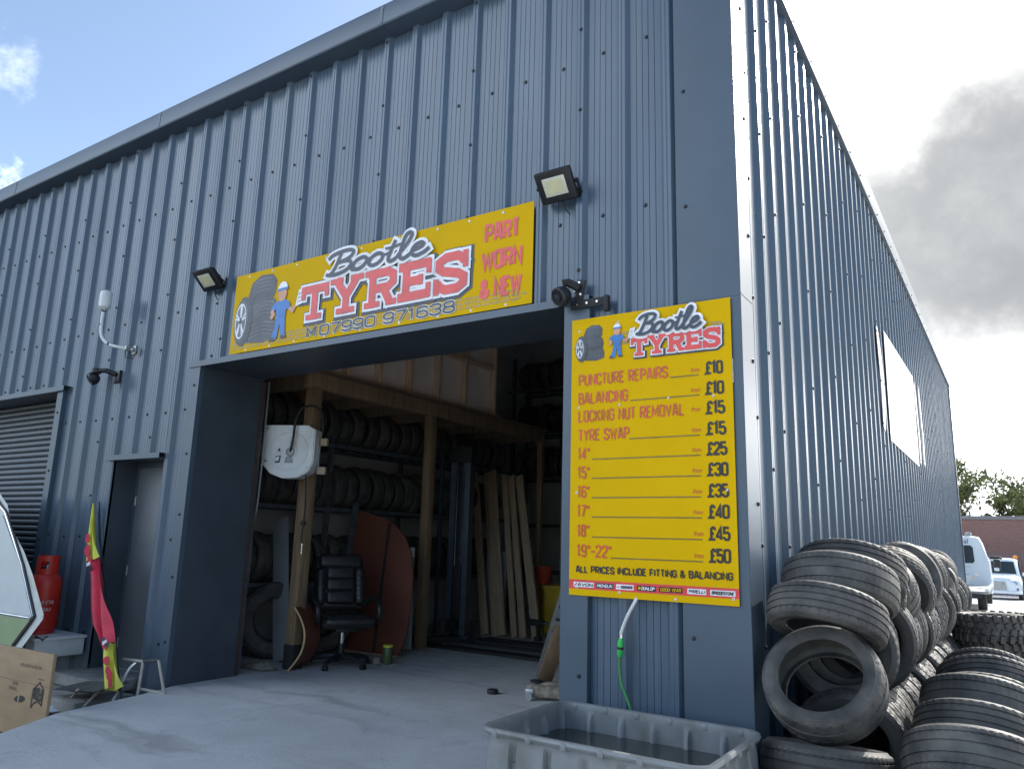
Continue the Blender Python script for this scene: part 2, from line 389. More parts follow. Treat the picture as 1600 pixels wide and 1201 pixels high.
def thing(name, label, cat, loc=(0, 0, 0), rot=(0, 0, 0), group=None):
    o = bpy.data.objects.new(name, None); COL.objects.link(o); o.location = loc; o.rotation_euler = rot; o.empty_display_size = .2
    o['label'] = label; o['category'] = cat
    if group: o['group'] = group
    return o
def tag(o, label, cat, group=None):
    o['label'] = label; o['category'] = cat
    if group: o['group'] = group
    return o
def struct(o): o['kind'] = 'structure'; return o
def dup(o, loc=None, rot=None, label=None, group=None, parent=None):
    c = o.copy(); COL.objects.link(c); c.parent = parent
    if loc is not None: c.location = loc
    if rot is not None: c.rotation_euler = rot
    if label: c['label'] = label
    if group: c['group'] = group
    for ch in list(o.children): dup(ch, parent=c)
    return c
def TT(loc=(0, 0, 0), rot=(0, 0, 0), sc=(1, 1, 1)):
    return Matrix.Translation(Vector(loc)) @ Euler(rot).to_matrix().to_4x4() @ Matrix.Diagonal((*sc, 1))

# ------------------------------------------------------------------ lettering
_O = [(.28, 0), (.72, 0), (.93, .05), (1, .15), (1, .85), (.93, .95), (.72, 1), (.28, 1), (.07, .95), (0, .85), (0, .15), (.07, .05)]
_6 = [(1, .8), (1, .87), (.72, 1), (.28, 1), (0, .87), (0, .13), (.28, 0), (.72, 0), (1, .13), (1, .44), (.72, .57), (.28, .57), (0, .46)]
_G = [(1, .72), (1, .87), (.72, 1), (.28, 1), (0, .87), (0, .13), (.28, 0), (.72, 0), (1, .13)]
_P = [(0, 0), (0, 1), (.72, 1), (1, .87), (1, .6), (.72, .46), (0, .46)]
GL = {
 'A': [[(0, 0), (.36, 1), (.64, 1), (1, 0)], [(.16, .28), (.84, .28)]],
 'B': [[(0, 0), (0, 1), (.7, 1), (.95, .88), (.95, .64), (.72, .53), (0, .53)], [(.72, .53), (1, .4), (1, .13), (.72, 0), (0, 0)]],
 'C': [_G+[(1, .28)]], 'D': [[(0, 0), (0, 1), (.7, 1), (1, .86), (1, .14), (.7, 0), (0, 0)]],
 'E': [[(1, 1), (0, 1), (0, 0), (1, 0)], [(0, .52), (.85, .52)]], 'F': [[(1, 1), (0, 1), (0, 0)], [(0, .5), (.85, .5)]],
 'G': [_G+[(1, .5), (.55, .5)]], 'H': [[(0, 0), (0, 1)], [(1, 0), (1, 1)], [(0, .5), (1, .5)]], 'I': [[(.5, 0), (.5, 1)]],
 'K': [[(0, 0), (0, 1)], [(1, 1), (.05, .42)], [(.32, .58), (1, 0)]], 'L': [[(0, 1), (0, 0), (1, 0)]],
 'M': [[(0, 0), (0, 1), (.5, .3), (1, 1), (1, 0)]], 'N': [[(0, 0), (0, 1), (1, 0), (1, 1)]],
 'O': [_O+[_O[0]]], '0': [_O+[_O[0]]], 'P': [_P], 'R': [_P, [(.5, .46), (1, 0)]],
 'S': [[(1, .74), (1, .87), (.72, 1), (.28, 1), (0, .87), (0, .66), (.2, .55), (.8, .45), (1, .34), (1, .13), (.72, 0), (.28, 0), (0, .13), (0, .26)]],
 'T': [[(0, 1), (1, 1)], [(.5, 1), (.5, 0)]], 'U': [[(0, 1), (0, .13), (.28, 0), (.72, 0), (1, .13), (1, 1)]],
 'V': [[(0, 1), (.5, 0), (1, 1)]], 'W': [[(0, 1), (.25, 0), (.5, .85), (.75, 0), (1, 1)]], 'X': [[(0, 0), (1, 1)], [(0, 1), (1, 0)]], 'Y': [[(0, 1), (.5, .45), (1, 1)], [(.5, .45), (.5, 0)]],
 '&': [[(1, .45), (.8, .1), (.6, 0), (.25, 0), (0, .13), (0, .35), (.62, .72), (.62, .9), (.45, 1), (.3, 1), (.12, .9), (.12, .75), (1, 0)]],
 '£': [[(.95, .78), (.95, .87), (.75, 1), (.5, 1), (.25, .87), (.25, .15), (0, 0), (1, 0)], [(0, .5), (.75, .5)]],
 '1': [[(0, .85), (.6, 1), (.6, 0)]], '2': [[(0, .74), (0, .87), (.28, 1), (.72, 1), (1, .87), (1, .62), (0, .1), (0, 0), (1, 0)]],
 '3': [[(0, .78), (0, .87), (.28, 1), (.72, 1), (1, .87), (1, .65), (.75, .53), (.4, .53)], [(.75, .53), (1, .4), (1, .13), (.72, 0), (.28, 0), (0, .13), (0, .24)]],
 '4': [[(.75, 0), (.75, 1), (0, .3), (0, .24), (1, .24)]], '5': [[(.95, 1), (.05, 1), (.05, .56), (.72, .6), (1, .46), (1, .13), (.72, 0), (.28, 0), (0, .13), (0, .24)]],
 '6': [_6], '9': [[(1-x, 1-y) for x, y in _6]], '7': [[(0, 1), (1, 1), (.35, 0)]],
 '8': [[(.28, .53), (.72, .53), (1, .4), (1, .13), (.72, 0), (.28, 0), (0, .13), (0, .4), (.28, .53)], [(.28, .53), (.05, .64), (.05, .87), (.28, 1), (.72, 1), (.95, .87), (.95, .64), (.72, .53)]],
 '"': [[(.1, 1), (.1, .72)], [(.9, 1), (.9, .72)]], '-': [[(0, .45), (1, .45)]], "'": [[(.5, 1), (.5, .75)]],
}
GW = {'M': 1.25, 'W': 1.45, 'I': .1, '1': .55, '"': .42, '-': .6, ' ': .4, 'T': .9, 'E': .85, 'F': .85, 'L': .85, 'V': 1.05, 'A': 1.08, '&': 1.15}
def stroke(mb, pts, w, z, m, T, e=0):
    """a flat mitred ribbon of the given width along a polyline"""
    P = [Vector(p) for p in pts]
    P = [p for i, p in enumerate(P) if i == 0 or (p-P[i-1]).length > 1e-6]
    if len(P) < 2: return
    closed = (P[0]-P[-1]).length < 1e-5 and len(P) > 3
    if closed: P = P[:-1]
    else:
        P[0] = P[0]-(P[1]-P[0]).normalized()*e; P[-1] = P[-1]+(P[-1]-P[-2]).normalized()*e
    n = len(P); rows = []
    for i in range(n):
        d1 = (P[i]-P[i-1]).normalized() if (i > 0 or closed) else None
        d2 = (P[(i+1) % n]-P[i]).normalized() if (i < n-1 or closed) else None
        d1 = d1 or d2; d2 = d2 or d1
        n1 = Vector((-d1.y, d1.x)); n2 = Vector((-d2.y, d2.x)); mm = n1+n2
        if mm.length < .15: mm = n1.copy()
        mm.normalize(); L = w/2/max(.42, mm.dot(n1))
        zi = z+i*.000018; rows.append([(*(P[i]+mm*L), zi), (*(P[i]-mm*L), zi)])
    mb.grid(rows, m, False, closed, T)
def strokes_text(mb, s, x0, x1, y, h, t, m, T, z=.003, gap=.3, e_extra=0, shear=0):
    """stroke lettering filling x0..x1 at baseline y, height h, stroke width t (outer)"""
    wid = [GW.get(c, 1) for c in s]; tot = sum(wid)+gap*(len(s)-1); u = (x1-x0-t)/tot
    x = x0+t/2; hh = h-t
    for k, c in enumerate(s):
        for q, pl in enumerate(GL.get(c, [])):
            pp = []
            for px, py in pl:
                yy = y+t/2+py*hh
                pp.append((x+px*wid[k]*u+shear*(yy-y), yy))
            stroke(mb, pp, t+2*e_extra, z+q*.0005+(k % 2)*.0011, m, T, e_extra+(t/2 if c in '-' else 0))
        x += (wid[k]+gap)*u
def font_text(s, size, m, name, parent, loc, rot, sx=1, shear=0, align='LEFT', bold=0):
    cu = bpy.data.curves.new(name, 'FONT'); cu.body = s; cu.size = size; cu.shear = shear; cu.align_x = align; cu.offset = bold; cu.resolution_u = 3
    t = bpy.data.objects.new(name, cu); COL.objects.link(t)
    me = bpy.data.meshes.new_from_object(t.evaluated_get(bpy.context.evaluated_depsgraph_get()))
    bpy.data.objects.remove(t); bpy.data.curves.remove(cu)
    me.name = name; me.materials.clear(); me.materials.append(m)
    o = bpy.data.objects.new(name, me); COL.objects.link(o); o.location = loc; o.rotation_euler = rot; o.scale = (sx, 1, 1)
    if parent: o.parent = parent
    return o
def smoothpts(p, k=6):
    out = []
    n = len(p)
    for i in range(n-1):
        p0, p1, p2, p3 = [Vector(p[max(0, min(n-1, j))]) for j in (i-1, i, i+1, i+2)]
        for t in [q/k for q in range(k)]:
            out.append(.5*((2*p1)+(p2-p0)*t+(2*p0-5*p1+4*p2-p3)*t*t+(3*p1-p0-3*p2+p3)*t**3))
    out.append(Vector(p[-1])); return [tuple(v) for v in out]
#SECTIONS
# ------------------------------------------------------------------ ground
def sheet(name, outline_rows, m):
    mb = MB()
    for rows in outline_rows: mb.face(rows, m)
    o = mb.build(name, m, smooth=False); return struct(o)
def slope(y): return 0 if y < 10 else (-(y-10)*.021 if y < 50 else -.84)
# low ground sheet reaching the horizon, with a fall towards the far end
g = MB()
ys = [-900, -40, 10, 50, 900]; 
for a, b in zip(ys[:-1], ys[1:]):
    za, zb = slope(a)-.24, slope(b)-.24
    for xa, xb in zip([-900, -60, 60], [-60, 60, 900]):
        g.face([(xa, a, za), (xb, a, za), (xb, b, zb), (xa, b, zb)], M['soil'])
struct(g.build('ground', M['soil'], smooth=False))
g = MB()
pts0 = [(-5.45, .02), (-5.30, -.42), (-5.12, -1.2), (-4.79, -1.745), (-4.3, -2.6), (-3.6, -4.2), (-3.3, -14)]
def slab(poly, m, th=.3):
    a = [g.bm.verts.new(p) for p in poly]; f = g.bm.faces.new(a); f.material_index = g.mi(m)
    b = [g.bm.verts.new((p[0], p[1], p[2]-th)) for p in poly]
    n = len(poly)
    for i in range(n):
        q = g.bm.faces.new((a[i], a[(i+1) % n], b[(i+1) % n], b[i])); q.material_index = g.mi(m)
slab([(x, y, 0) for x, y in pts0]+[(60, -14, 0), (60, 10, 0), (-7.2, 10, 0), (-7.2, .02, 0)], M['concrete'])
slab([(60, 10, 0), (60, 50, -.84), (-30, 50, -.84), (-30, 19.9, -.2079), (-.3, 19.9, -.2079), (-.3, 10, 0)], M['concrete'], .2)
yard = struct(g.build('concrete_yard', M['concrete'], smooth=False))

# ------------------------------------------------------------------ the workshop building
BL = thing('workshop_building', 'slate grey ribbed metal industrial unit with open vehicle doorway and yellow signs', 'building')
PITCH = .3415; RIB = .038; PH = -.085   # a crown centre at PH
def prof(x0, x1):
    """(x, out) points of the trapezoidal sheet between x0 and x1"""
    base = []
    for k in range(int((x0-PH)/PITCH)-2, int((x1-PH)/PITCH)+3):
        c = PH+k*PITCH
        base += [(c-.054, 0), (c-.026, RIB), (c-.006, RIB), (c, RIB-.003), (c+.006, RIB), (c+.026, RIB), (c+.054, 0)]
        for j in range(4):
            q = c+.054+(PITCH-.108)*(j+1)/5
            base += [(q-.0025, 0), (q, -.0045), (q+.0025, 0)]
    base = sorted(set((round(a, 5), b) for a, b in base))
    def at(x):
        for (a, p), (b, q) in zip(base[:-1], base[1:]):
            if a <= x <= b: return p+(q-p)*((x-a)/(b-a) if b > a else 0)
        return 0
    return [(x0, at(x0))]+[(a, b) for a, b in base if x0 < a < x1]+[(x1, at(x1))]
def clad_front(mb, x0, x1, z0, z1):
    pr = prof(x0, x1)
    mb.grid([[(x, -o, z0) for x, o in pr], [(x, -o, z1) for x, o in pr]], M['clad'])
def clad_side(mb, y0, y1, z0, z1, X=0):
    pr = prof(y0, y1)
    mb.grid([[(X+o, y, z0) for y, o in pr], [(X+o, y, z1) for y, o in pr]], M['clad'])
def screw_front(mb, x, z, out, r=.0125):
    T = TT((x, -out, z), (R_(90), 0, 0)); mb.lathe([(r*1.25, 0), (r*1.25, .003), (r, .004), (r*.8, .011), (0, .012)], 8, M['screw'], T)
def screw_side(mb, y, z, out, r=.011):
    T = TT((out, y, z), (0, R_(90), 0)); mb.lathe([(r*1.25, 0), (r*1.25, .003), (r, .004), (r*.8, .011), (0, .012)], 8, M['screw'], T)
EAVE = 6.06
OX0, OX1, OZ = -5.47, -1.21, 3.10     # doorway
DX0, DX1, DZ = -6.88, -5.99, 2.18     # personnel door
SX0, SX1, SZ = -13.2, -8.30, 3.07     # roller shutter
fc = MB()
for a in [(-24, SX0, -.3, EAVE), (SX0, SX1, SZ, EAVE), (SX1, DX0, -.3, EAVE), (DX0, DX1, DZ, EAVE), (DX1, OX0, -.3, EAVE), (OX0, OX1, OZ, EAVE), (OX1, -.2, -.3, EAVE)]: clad_front(fc, *a)
for k in range(-70, 1):
    c = PH+k*PITCH
    mid = c-PITCH/2
    for zz in (5.05, 3.75, 2.66, 1.35, .35):
        if k % 1 == 0 and not ((OX0-.15 < mid < OX1+.15 and zz < 3.25) or (DX0-.1 < mid < DX1+.1 and zz < 2.3) or (SX0 < mid < SX1+.12 and zz < 3.2)) and mid < -.4:
            screw_front(fc, mid+random.uniform(-.01, .01), zz+random.uniform(-.012, .012), 0)
    if k % 3 == 0:
        for zz in (5.95, 5.3, 4.62, 3.98, 3.35, 2.4, 1.8):
            if not ((OX0-.15 < c < OX1+.15 and zz < 3.25) or (SX0 < c < SX1+.12 and zz < 3.2) or (DX0-.1 < c < DX1+.1 and zz < 2.3)) and c < -.4: screw_front(fc, c, zz, RIB)
    if k % 3 == 1 and c < -.4:
        zb = OZ+.065 if OX0-.15 < c < OX1+.2 else (DZ+.05 if DX0-.06 < c < DX1+.06 else (SZ+.052 if SX0 < c < SX1+.19 else -.2))
        fc.b2(c-.031, c-.028, -RIB-.0015, -RIB+.004, zb, 5.99, M['clad'])
    if OX0 < c < OX1:
        screw_front(fc, c-PITCH/2, OZ+.10, 0)
    if SX0 < c < SX1: screw_front(fc, c-PITCH/2, SZ+.12, 0)
fc.build('front_cladding', None, BL, ang=20)
sc_ = MB(); clad_side(sc_, .16, 19.7, -.6, EAVE+.05)
for k in range(1, 58):
    c = PH+k*PITCH
    if c > 19.5: break
    if k % 3 == 0 or k < 3:
        for zz in (.55, 1.15, 1.95, 2.75, 3.6, 4.4, 5.25, 5.9): screw_side(sc_, c, zz+(k % 2)*.3, RIB, .012)
sc_.build('side_cladding', None, BL, ang=20)
# corner flashing, wrapped round both faces
cf = MB()
cf.b2(-.36, .045, -.047, -.043, -.3, EAVE+.06, M['trim'])
cf.b2(.043, .047, -.043, .20, -.3, EAVE+.06, M['trim'])
cf.b2(-.364, -.36, -.047, -.002, -.3, EAVE+.06, M['trim']); cf.b2(.004, .047, .20, .204, -.3, EAVE+.06, M['trim'])
cf.b2(-.362, .0475, -.0495, -.0472, 2.98, 3.0, M['trim']); cf.b2(.0472, .0495, -.043, .20, 2.99, 3.0, M['trim'])
for zz in (.7, 1.7, 2.6, 3.45, 4.3, 5.15): screw_side(cf, .17, zz, .047, .013); screw_front(cf, -.30, zz+.2, .047, .011)
cf.build('corner_flashing', None, BL, smooth=False)
# eaves trim: folded box along the front, verge trim down the side
et = MB()
for x0, x1 in [(-24, -17.6), (-17.597, -13.6), (-13.597, -10.1), (-10.097, -6.6), (-6.597, -3.1), (-3.097, .12)]:
    pr = [(-.05, 6.0), (-.165, 6.03), (-.172, 6.045), (-.172, 6.225), (-.165, 6.245), (.1, 6.30), (.1, 6.0)]
    a = [(x0, y, z) for y, z in pr]; b = [(x1, y, z) for y, z in pr]
    et.grid([a, b], M['trim'], True); et.face(a, M['trim']); et.face(b[::-1], M['trim'])
    et.box((x1-.02, -.1735, 6.14), (.03, .003, .17), None, M['trim'])
    et.box((x1-.0, -.1745, 6.20), (.012, .003, .03), None, M['screw'])
et.build('eaves_trim', None, BL, ang=20)
vt = MB()
for y0, y1 in [(.12, 4.4), (4.403, 8.4), (8.403, 12.4), (12.403, 16.4), (16.403, 19.78)]:
    pr = [(.005, 6.02), (.075, 6.03), (.082, 6.05), (.082, 6.29), (.07, 6.31), (-.2, 6.34), (-.2, 6.02)]
    a = [(x, y0, z) for x, z in pr]; b = [(x, y1, z) for x, z in pr]
    vt.grid([a, b], M['trim'], True); vt.face(a, M['trim']); vt.face(b[::-1], M['trim'])
for y in [.4+.68*i for i in range(29)]: screw_side(vt, y, 6.07, .082, .012)
vt.b2(.006, .06, 19.62, 19.80, -.6, 6.02, M['trim'])
vt.build('verge_trim', None, BL, ang=20)
rf = MB(); rf.b2(-24, -.21, .11, 19.7, 6.05, 6.2, M['dark_trim']); rf.b2(-24, -.02, 19.66, 19.72, -.6, 6.04, M['clad']); rf.b2(-24.05, -24.003, .02, 19.7, -.3, 6.2, M['clad'])
rf.build('roof', None, BL, smooth=False)
# doorway linings
dl = MB()
dl.b2(OX0, OX0+.004, .0, .72, 0, OZ, M['dark_trim']); dl.b2(OX1-.004, OX1, 0, .45, 0, OZ, M['dark_trim'])
dl.b2(OX0+.005, OX1-.005, 0, .72, OZ-.004, OZ, M['dark_trim'])
dl.b2(OX0+.005, OX0+.014, .722, .75, 0, OZ, M['rust'])
dl.build('doorway_lining', None, BL, smooth=False)
tr = MB()
tr.b2(OX0-.15, OX0+.002, -.050, -.046, -.25, OZ-.01, M['trim']); tr.b2(OX0-.152, OX0-.148, -.046, 0, -.25, OZ-.01, M['trim']); tr.b2(OX0-.002, OX0+.002, -.046, .0, -.25, OZ-.01, M['trim'])
tr.b2(OX1-.002, OX1+.20, -.050, -.046, -.05, OZ-.01, M['trim']); tr.b2(OX1+.198, OX1+.202, -.046, 0, -.05, OZ-.01, M['trim']); tr.b2(OX1-.002, OX1+.002, -.046, 0, -.05, OZ-.01, M['trim'])
tr.b2(OX0-.18, OX1+.20, -.062, -.058, OZ-.012, OZ+.046, M['trim']); tr.b2(OX0-.18, OX1+.20, -.058, 0, OZ-.012, OZ-.008, M['dark_trim']); tr.b2(OX0-.18, OX1+.2, -.058, -.002, OZ+.042, OZ+.046, M['trim'])
for zz in (.4, 1.0, 1.6, 2.2, 2.9): screw_front(tr, OX0-.07, zz, .05); 
for zz in (.6, 2.95): screw_front(tr, OX1+.14, zz, .05)
tr.build('doorway_trim', None, BL, smooth=False)
# roller shutter, recessed, with its frame
st = MB()
pr = []
z = -.2
while z < SZ:
    pr += [(.30, z), (.268, z+.012), (.262, z+.03), (.266, z+.05), (.285, z+.062)]; z += .0725
st.grid([[(SX0, y, z) for y, z in pr], [(SX1, y, z) for y, z in pr]], M['shutter'])
sh = st.build('roller_shutter', None, BL, ang=50)
sf = MB()
sf.b2(SX1, SX1+.13, -.052, -.047, -.3, SZ, M['trim']); sf.b2(SX1+.126, SX1+.13, -.047, 0, -.3, SZ, M['trim']); sf.b2(SX1-.001, SX1+.003, -.047, .34, -.3, SZ, M['dark_trim'])
sf.b2(SX0-.1, SX1+.19, -.085, -.08, SZ-.01, SZ+.05, M['trim']); sf.b2(SX0-.1, SX1+.19, -.08, -.002, SZ+.046, SZ+.05, M['trim']); sf.b2(SX0-.1, SX1-.002, -.08, .34, SZ-.014, SZ-.0105, M['dark_trim'])
for zz in (.5, 1.3, 2.1, 2.8): screw_front(sf, SX1+.06, zz, .052)
sf.build('shutter_frame', M['trim'], BL, smooth=False)
# personnel door
pd = MB(); pd.b2(DX0+.03, DX1-.0, .26, .30, -.2, DZ-.06, M['doorgrey'], .004)
pdo = pd.build('personnel_door', None, BL, ang=30)
h = MB(); h.cyl((DX1-.12, .26, .95), (DX1-.12, .20, .95), .012, seg=10, m=M['steel']); h.cyl((DX1-.12, .205, .95), (DX1-.24, .205, .95), .010, seg=10, m=M['steel']); h.build('handle', None, pdo)
for zz in (.25, 1.0, 1.75):
    hh = MB(); hh.cyl((DX0+.035, .252, zz-.05), (DX0+.035, .252, zz+.05), .009, seg=8, m=M['steel']); hh.build('hinge', None, pdo)
df = MB()
df.b2(DX0-.004, DX0, -.0, .30, -.2, DZ, M['dark_trim']); df.b2(DX1, DX1+.004, 0.002, .30, -.2, DZ, M['dark_trim'])
df.b2(DX0, DX1, 0, .3, DZ-.003, DZ+.001, M['dark_trim'])
df.b2(DX0, DX0+.03, .25, .29, -.2, DZ-.06, M['trim']); df.b2(DX0, DX1, .25, .29, DZ-.058, DZ-.004, M['trim'])
df.b2(DX0-.06, DX1+.06, -.10, -.095, DZ-.01, DZ+.045, M['trim']); df.b2(DX0-.06, DX1+.06, -.095, -.002, DZ+.04, DZ+.044, M['trim']); df.b2(DX0-.06, DX1+.06, -.095, -.002, DZ-.01, DZ-.006, M['trim'])
df.build('door_frame', None, BL, smooth=False)
# interior shell
iw = MB()
iw.b2(-7.15, -7.1, .35, 9.0, 0, 6.0, M['inner']); iw.b2(-.12, -.08, .1, 9.0, 0, 6.0, M['inner']); iw.b2(-7.1, -.12, 9.0, 9.05, 0, 6.0, M['inner'])
iw.b2(OX1+.01, -.12, .10, .14, 0.0, 6.0, M['inner']); iw.b2(-7.1, OX0-.01, .31, .35, 0, 6, M['inner']); iw.b2(OX0-.009, OX1+.009, .12, .16, OZ+.004, 6.0, M['inner'])
iw.b2(-7.15, -.08, .1, 9.05, 6.0, 6.04, M['inner'])
iw.build('inner_wall', None, BL, smooth=False)
# ------------------------------------------------------------------ signs
def poly_face(mb, pts, z, m, T): mb.face([(x, y, z) for x, y in pts], m, T)
def disc(mb, cx, cy, rx, ry, z, m, T, n=28, a0=0, a1=360):
    pts = [(cx+rx*math.cos(R_(a0+(a1-a0)*i/n)), cy+ry*math.sin(R_(a0+(a1-a0)*i/n)), z) for i in range(n if a1-a0 == 360 else n+1)]
    mb.face(pts, m, T)
def tyres_word(s, X, Y, w, h, sk, T, zb):
    """slab serif word on a rising-size baseline: dark, white and red layers"""
    letters = {
     'T': ([[(0, .86), (1, .86)], [(.5, .86), (.5, .0)]], [[(.07, .60), (.07, .96)], [(.93, .60), (.93, .96)], [(.22, .08), (.78, .08)]]),
     'Y': ([[(.16, .96), (.5, .46)], [(.84, .96), (.5, .46)], [(.5, .5), (.5, .0)]], [[(-.02, .92), (.38, .92)], [(.62, .92), (1.02, .92)], [(.22, .08), (.78, .08)]]),
     'R': ([[(.24, 1.0), (.24, .0)], [(.1, .89), (.74, .89), (.9, .8), (.9, .6), (.74, .49), (.24, .49)], [(.6, .48), (.84, .06)]], [[(-.02, .92), (.3, .92)], [(0, .08), (.5, .08)], [(.7, .08), (1.04, .08)]]),
     'E': ([[(.24, 1.0), (.24, .0)], [(.0, .89), (.96, .89)], [(.24, .49), (.7, .49)], [(.0, .11), (.96, .11)]], [[(.92, .62), (.92, .98)], [(.68, .36), (.68, .62)], [(.92, .02), (.92, .38)]]),
     'S': ([[(.9, .72), (.86, .82), (.7, .9), (.34, .9), (.14, .8), (.14, .65), (.28, .56), (.72, .46), (.88, .36), (.88, .2), (.7, .1), (.34, .1), (.14, .2), (.1, .3)]], [[(.93, .58), (.93, 1.0)], [(.07, 0.0), (.07, .40)]]),
    }
    outs = {}
    mbs = {}
    for key, e, m in (('dark', 0.044*h/.35, M['snavy']), ('white', .025*h/.35, M['swhite']), ('red', 0, M['sred'])):
        mb = MB(); li = {'dark': 0, 'white': 1, 'red': 2}[key]
        x = X
        for ci, c in enumerate(s):
            lw = w[ci]; big, small = letters[c]
            t1 = .25*h*.9; t2 = .15*h
            q = 0
            for grp, t in ((big, t1), (small, t2)):
                for pl in grp:
                    pp = [(x+px*lw, Y+py*h) for px, py in pl]
                    dx, dy = (0.006*h/.35, -.008*h/.35) if key == 'dark' else (0, 0)
                    stroke(mb, [(a+dx, b+dy) for a, b in pp], t+2*e, zb+li*.0062+(ci % 2)*.0031+q*.00034, m, T, e); q += 1
            x += lw+sk
        mbs[key] = mb
    return mbs
BOOT = [ # script strokes, unit height = capital B, x in the same unit, before shear
 [(.02, .0), (.10, .15), (.16, .5), (.20, .98)],
 [(-.12, .78), (-.05, .92), (.15, 1.02), (.42, 1.02), (.55, .9), (.5, .68), (.3, .55), (.16, .53)],
 [(.28, .55), (.5, .5), (.58, .3), (.48, .08), (.25, -.02), (.02, .0), (-.06, .06)],
 [(.62, .1), (.68, .02), (.66, .25), (.74, .45), (.9, .5), (1.0, .38), (.98, .15), (.86, .0), (.72, .03), (.66, .2)],
 [(.96, .42), (1.08, .36), (1.14, .45)],
 [(1.22, .48), (1.12, .35), (1.1, .12), (1.2, .0), (1.34, .04), (1.43, .22), (1.4, .42), (1.28, .5), (1.18, .45)],
 [(1.4, .42), (1.5, .36), (1.6, .42)],
 [(1.66, .9), (1.62, .5), (1.6, .15), (1.66, .0), (1.78, .05), (1.86, .2)],
 [(1.46, .62), (1.66, .62), (1.86, .68)],
 [(1.84, .18), (2.0, .6), (2.06, .98), (1.98, 1.1), (1.9, .95), (1.88, .4), (1.92, .05), (2.02, -.02), (2.14, .1), (2.2, .2)],
 [(2.16, .22), (2.36, .3), (2.44, .42), (2.36, .52), (2.24, .46), (2.18, .26), (2.22, .06), (2.34, -.02), (2.5, .06), (2.6, .2)],
]
def bootle(X, Y, wd, h, T, zb, shear=.32):
    sx = (wd-shear*h)/2.72
    res = []
    for li, (e, m) in enumerate(((.058*h/.21, M['swhite']), (0, M['snavy']))):
        mb = MB()
        for q, pl in enumerate(BOOT):
            pp = [(X+(.12+x)*sx+shear*y*h, Y+y*h) for x, y in smoothpts(pl, 5)]
            stroke(mb, pp, (.10 if q in (4, 6, 8) else .165)*h+2*e*.5, zb+li*.0085+q*.0007, m, T, e*.5+.02*h)
        res.append(mb)
    return res
def tread_print(mb, x0, x1, y0, y1, T, z):
    n = max(1, int((x1-x0)/((y1-y0)*.85))); w = (x1-x0)/n; hh = (y1-y0)
    for i in range(n):
        for r in range(3):
            ya = y0+hh*(r/3)+.06*hh; yb = y0+hh*((r+1)/3)-.05*hh; xx = x0+i*w+(r % 2)*w*.3
            sl = w*.35*(1 if r != 1 else -1)
            xe = min(xx+w*.8, x1-.02)
            if xe-xx < w*.3 or xe+max(sl,0) > x1: continue
            mb.face([(xx, ya, z), (xe, ya, z), (xe+sl, yb, z), (xx+sl, yb, z)], M['stread'], T)
def tyre_picture(mb, X, Y, w, h, T, z):
    """pile of printed tyres with one alloy wheel, on w x h"""
    P = lambda l: [(X+a*w, Y+b*h) for a, b in l]
    # three stacked tyres behind, each with its own tread lines, and one facing wheel
    for q, pts in enumerate(([(.34, .03), (.30, .12), (.33, .30), (.60, .36), (.93, .31), (.97, .18), (.95, .05), (.70, .0)],
                             [(.36, .30), (.33, .42), (.38, .58), (.62, .65), (.90, .60), (.94, .47), (.91, .33), (.62, .29)],
                             [(.33, .56), (.29, .72), (.36, .90), (.55, .99), (.80, .97), (.90, .87), (.89, .70), (.84, .60), (.58, .58)])):
        poly_face(mb, P(pts), z+q*.0007, M['sgrey'], T)
        (xa, ya), (xb, yb), (xc, yc) = pts[2], pts[3], pts[4]
        for k in range(4):
            d = -.05-.055*k
            stroke(mb, P([(xa+.02, ya+d), (xb-.06, yb+d-.015), (xb+.1, yb+d-.01), (xc-.02, yc+d)]), (.010 if k else .016)*h, z+q*.0007+.0003, M['sgrey2'], T)
    disc(mb, X+.22*w, Y+.36*h, .20*w, .36*h, z+.0024, M['sgrey'], T)
    disc(mb, X+.175*w, Y+.37*h, .15*w, .30*h, z+.0029, M['sgrey2'], T)
    disc(mb, X+.168*w, Y+.37*h, .138*w, .283*h, z+.0033, M['sgrey'], T)
    disc(mb, X+.165*w, Y+.37*h, .125*w, .26*h, z+.0037, M['swhite'], T)
    disc(mb, X+.168*w, Y+.37*h, .110*w, .235*h, z+.0041, M['sgrey2'], T)
    for k in range(5):
        a = R_(90+72*k)
        for da in (-.14, .14):
            stroke(mb, [(X+.168*w+.02*w*math.cos(a), Y+.37*h+.03*h*math.sin(a)), (X+.168*w+.112*w*math.cos(a+da), Y+.37*h+.24*h*math.sin(a+da))], .022*w, z+.0045+k*.00013+(.0008 if da > 0 else 0), M['swhite'], T)
    disc(mb, X+.168*w, Y+.37*h, .028*w, .052*h, z+.0062, M['snavy'], T)
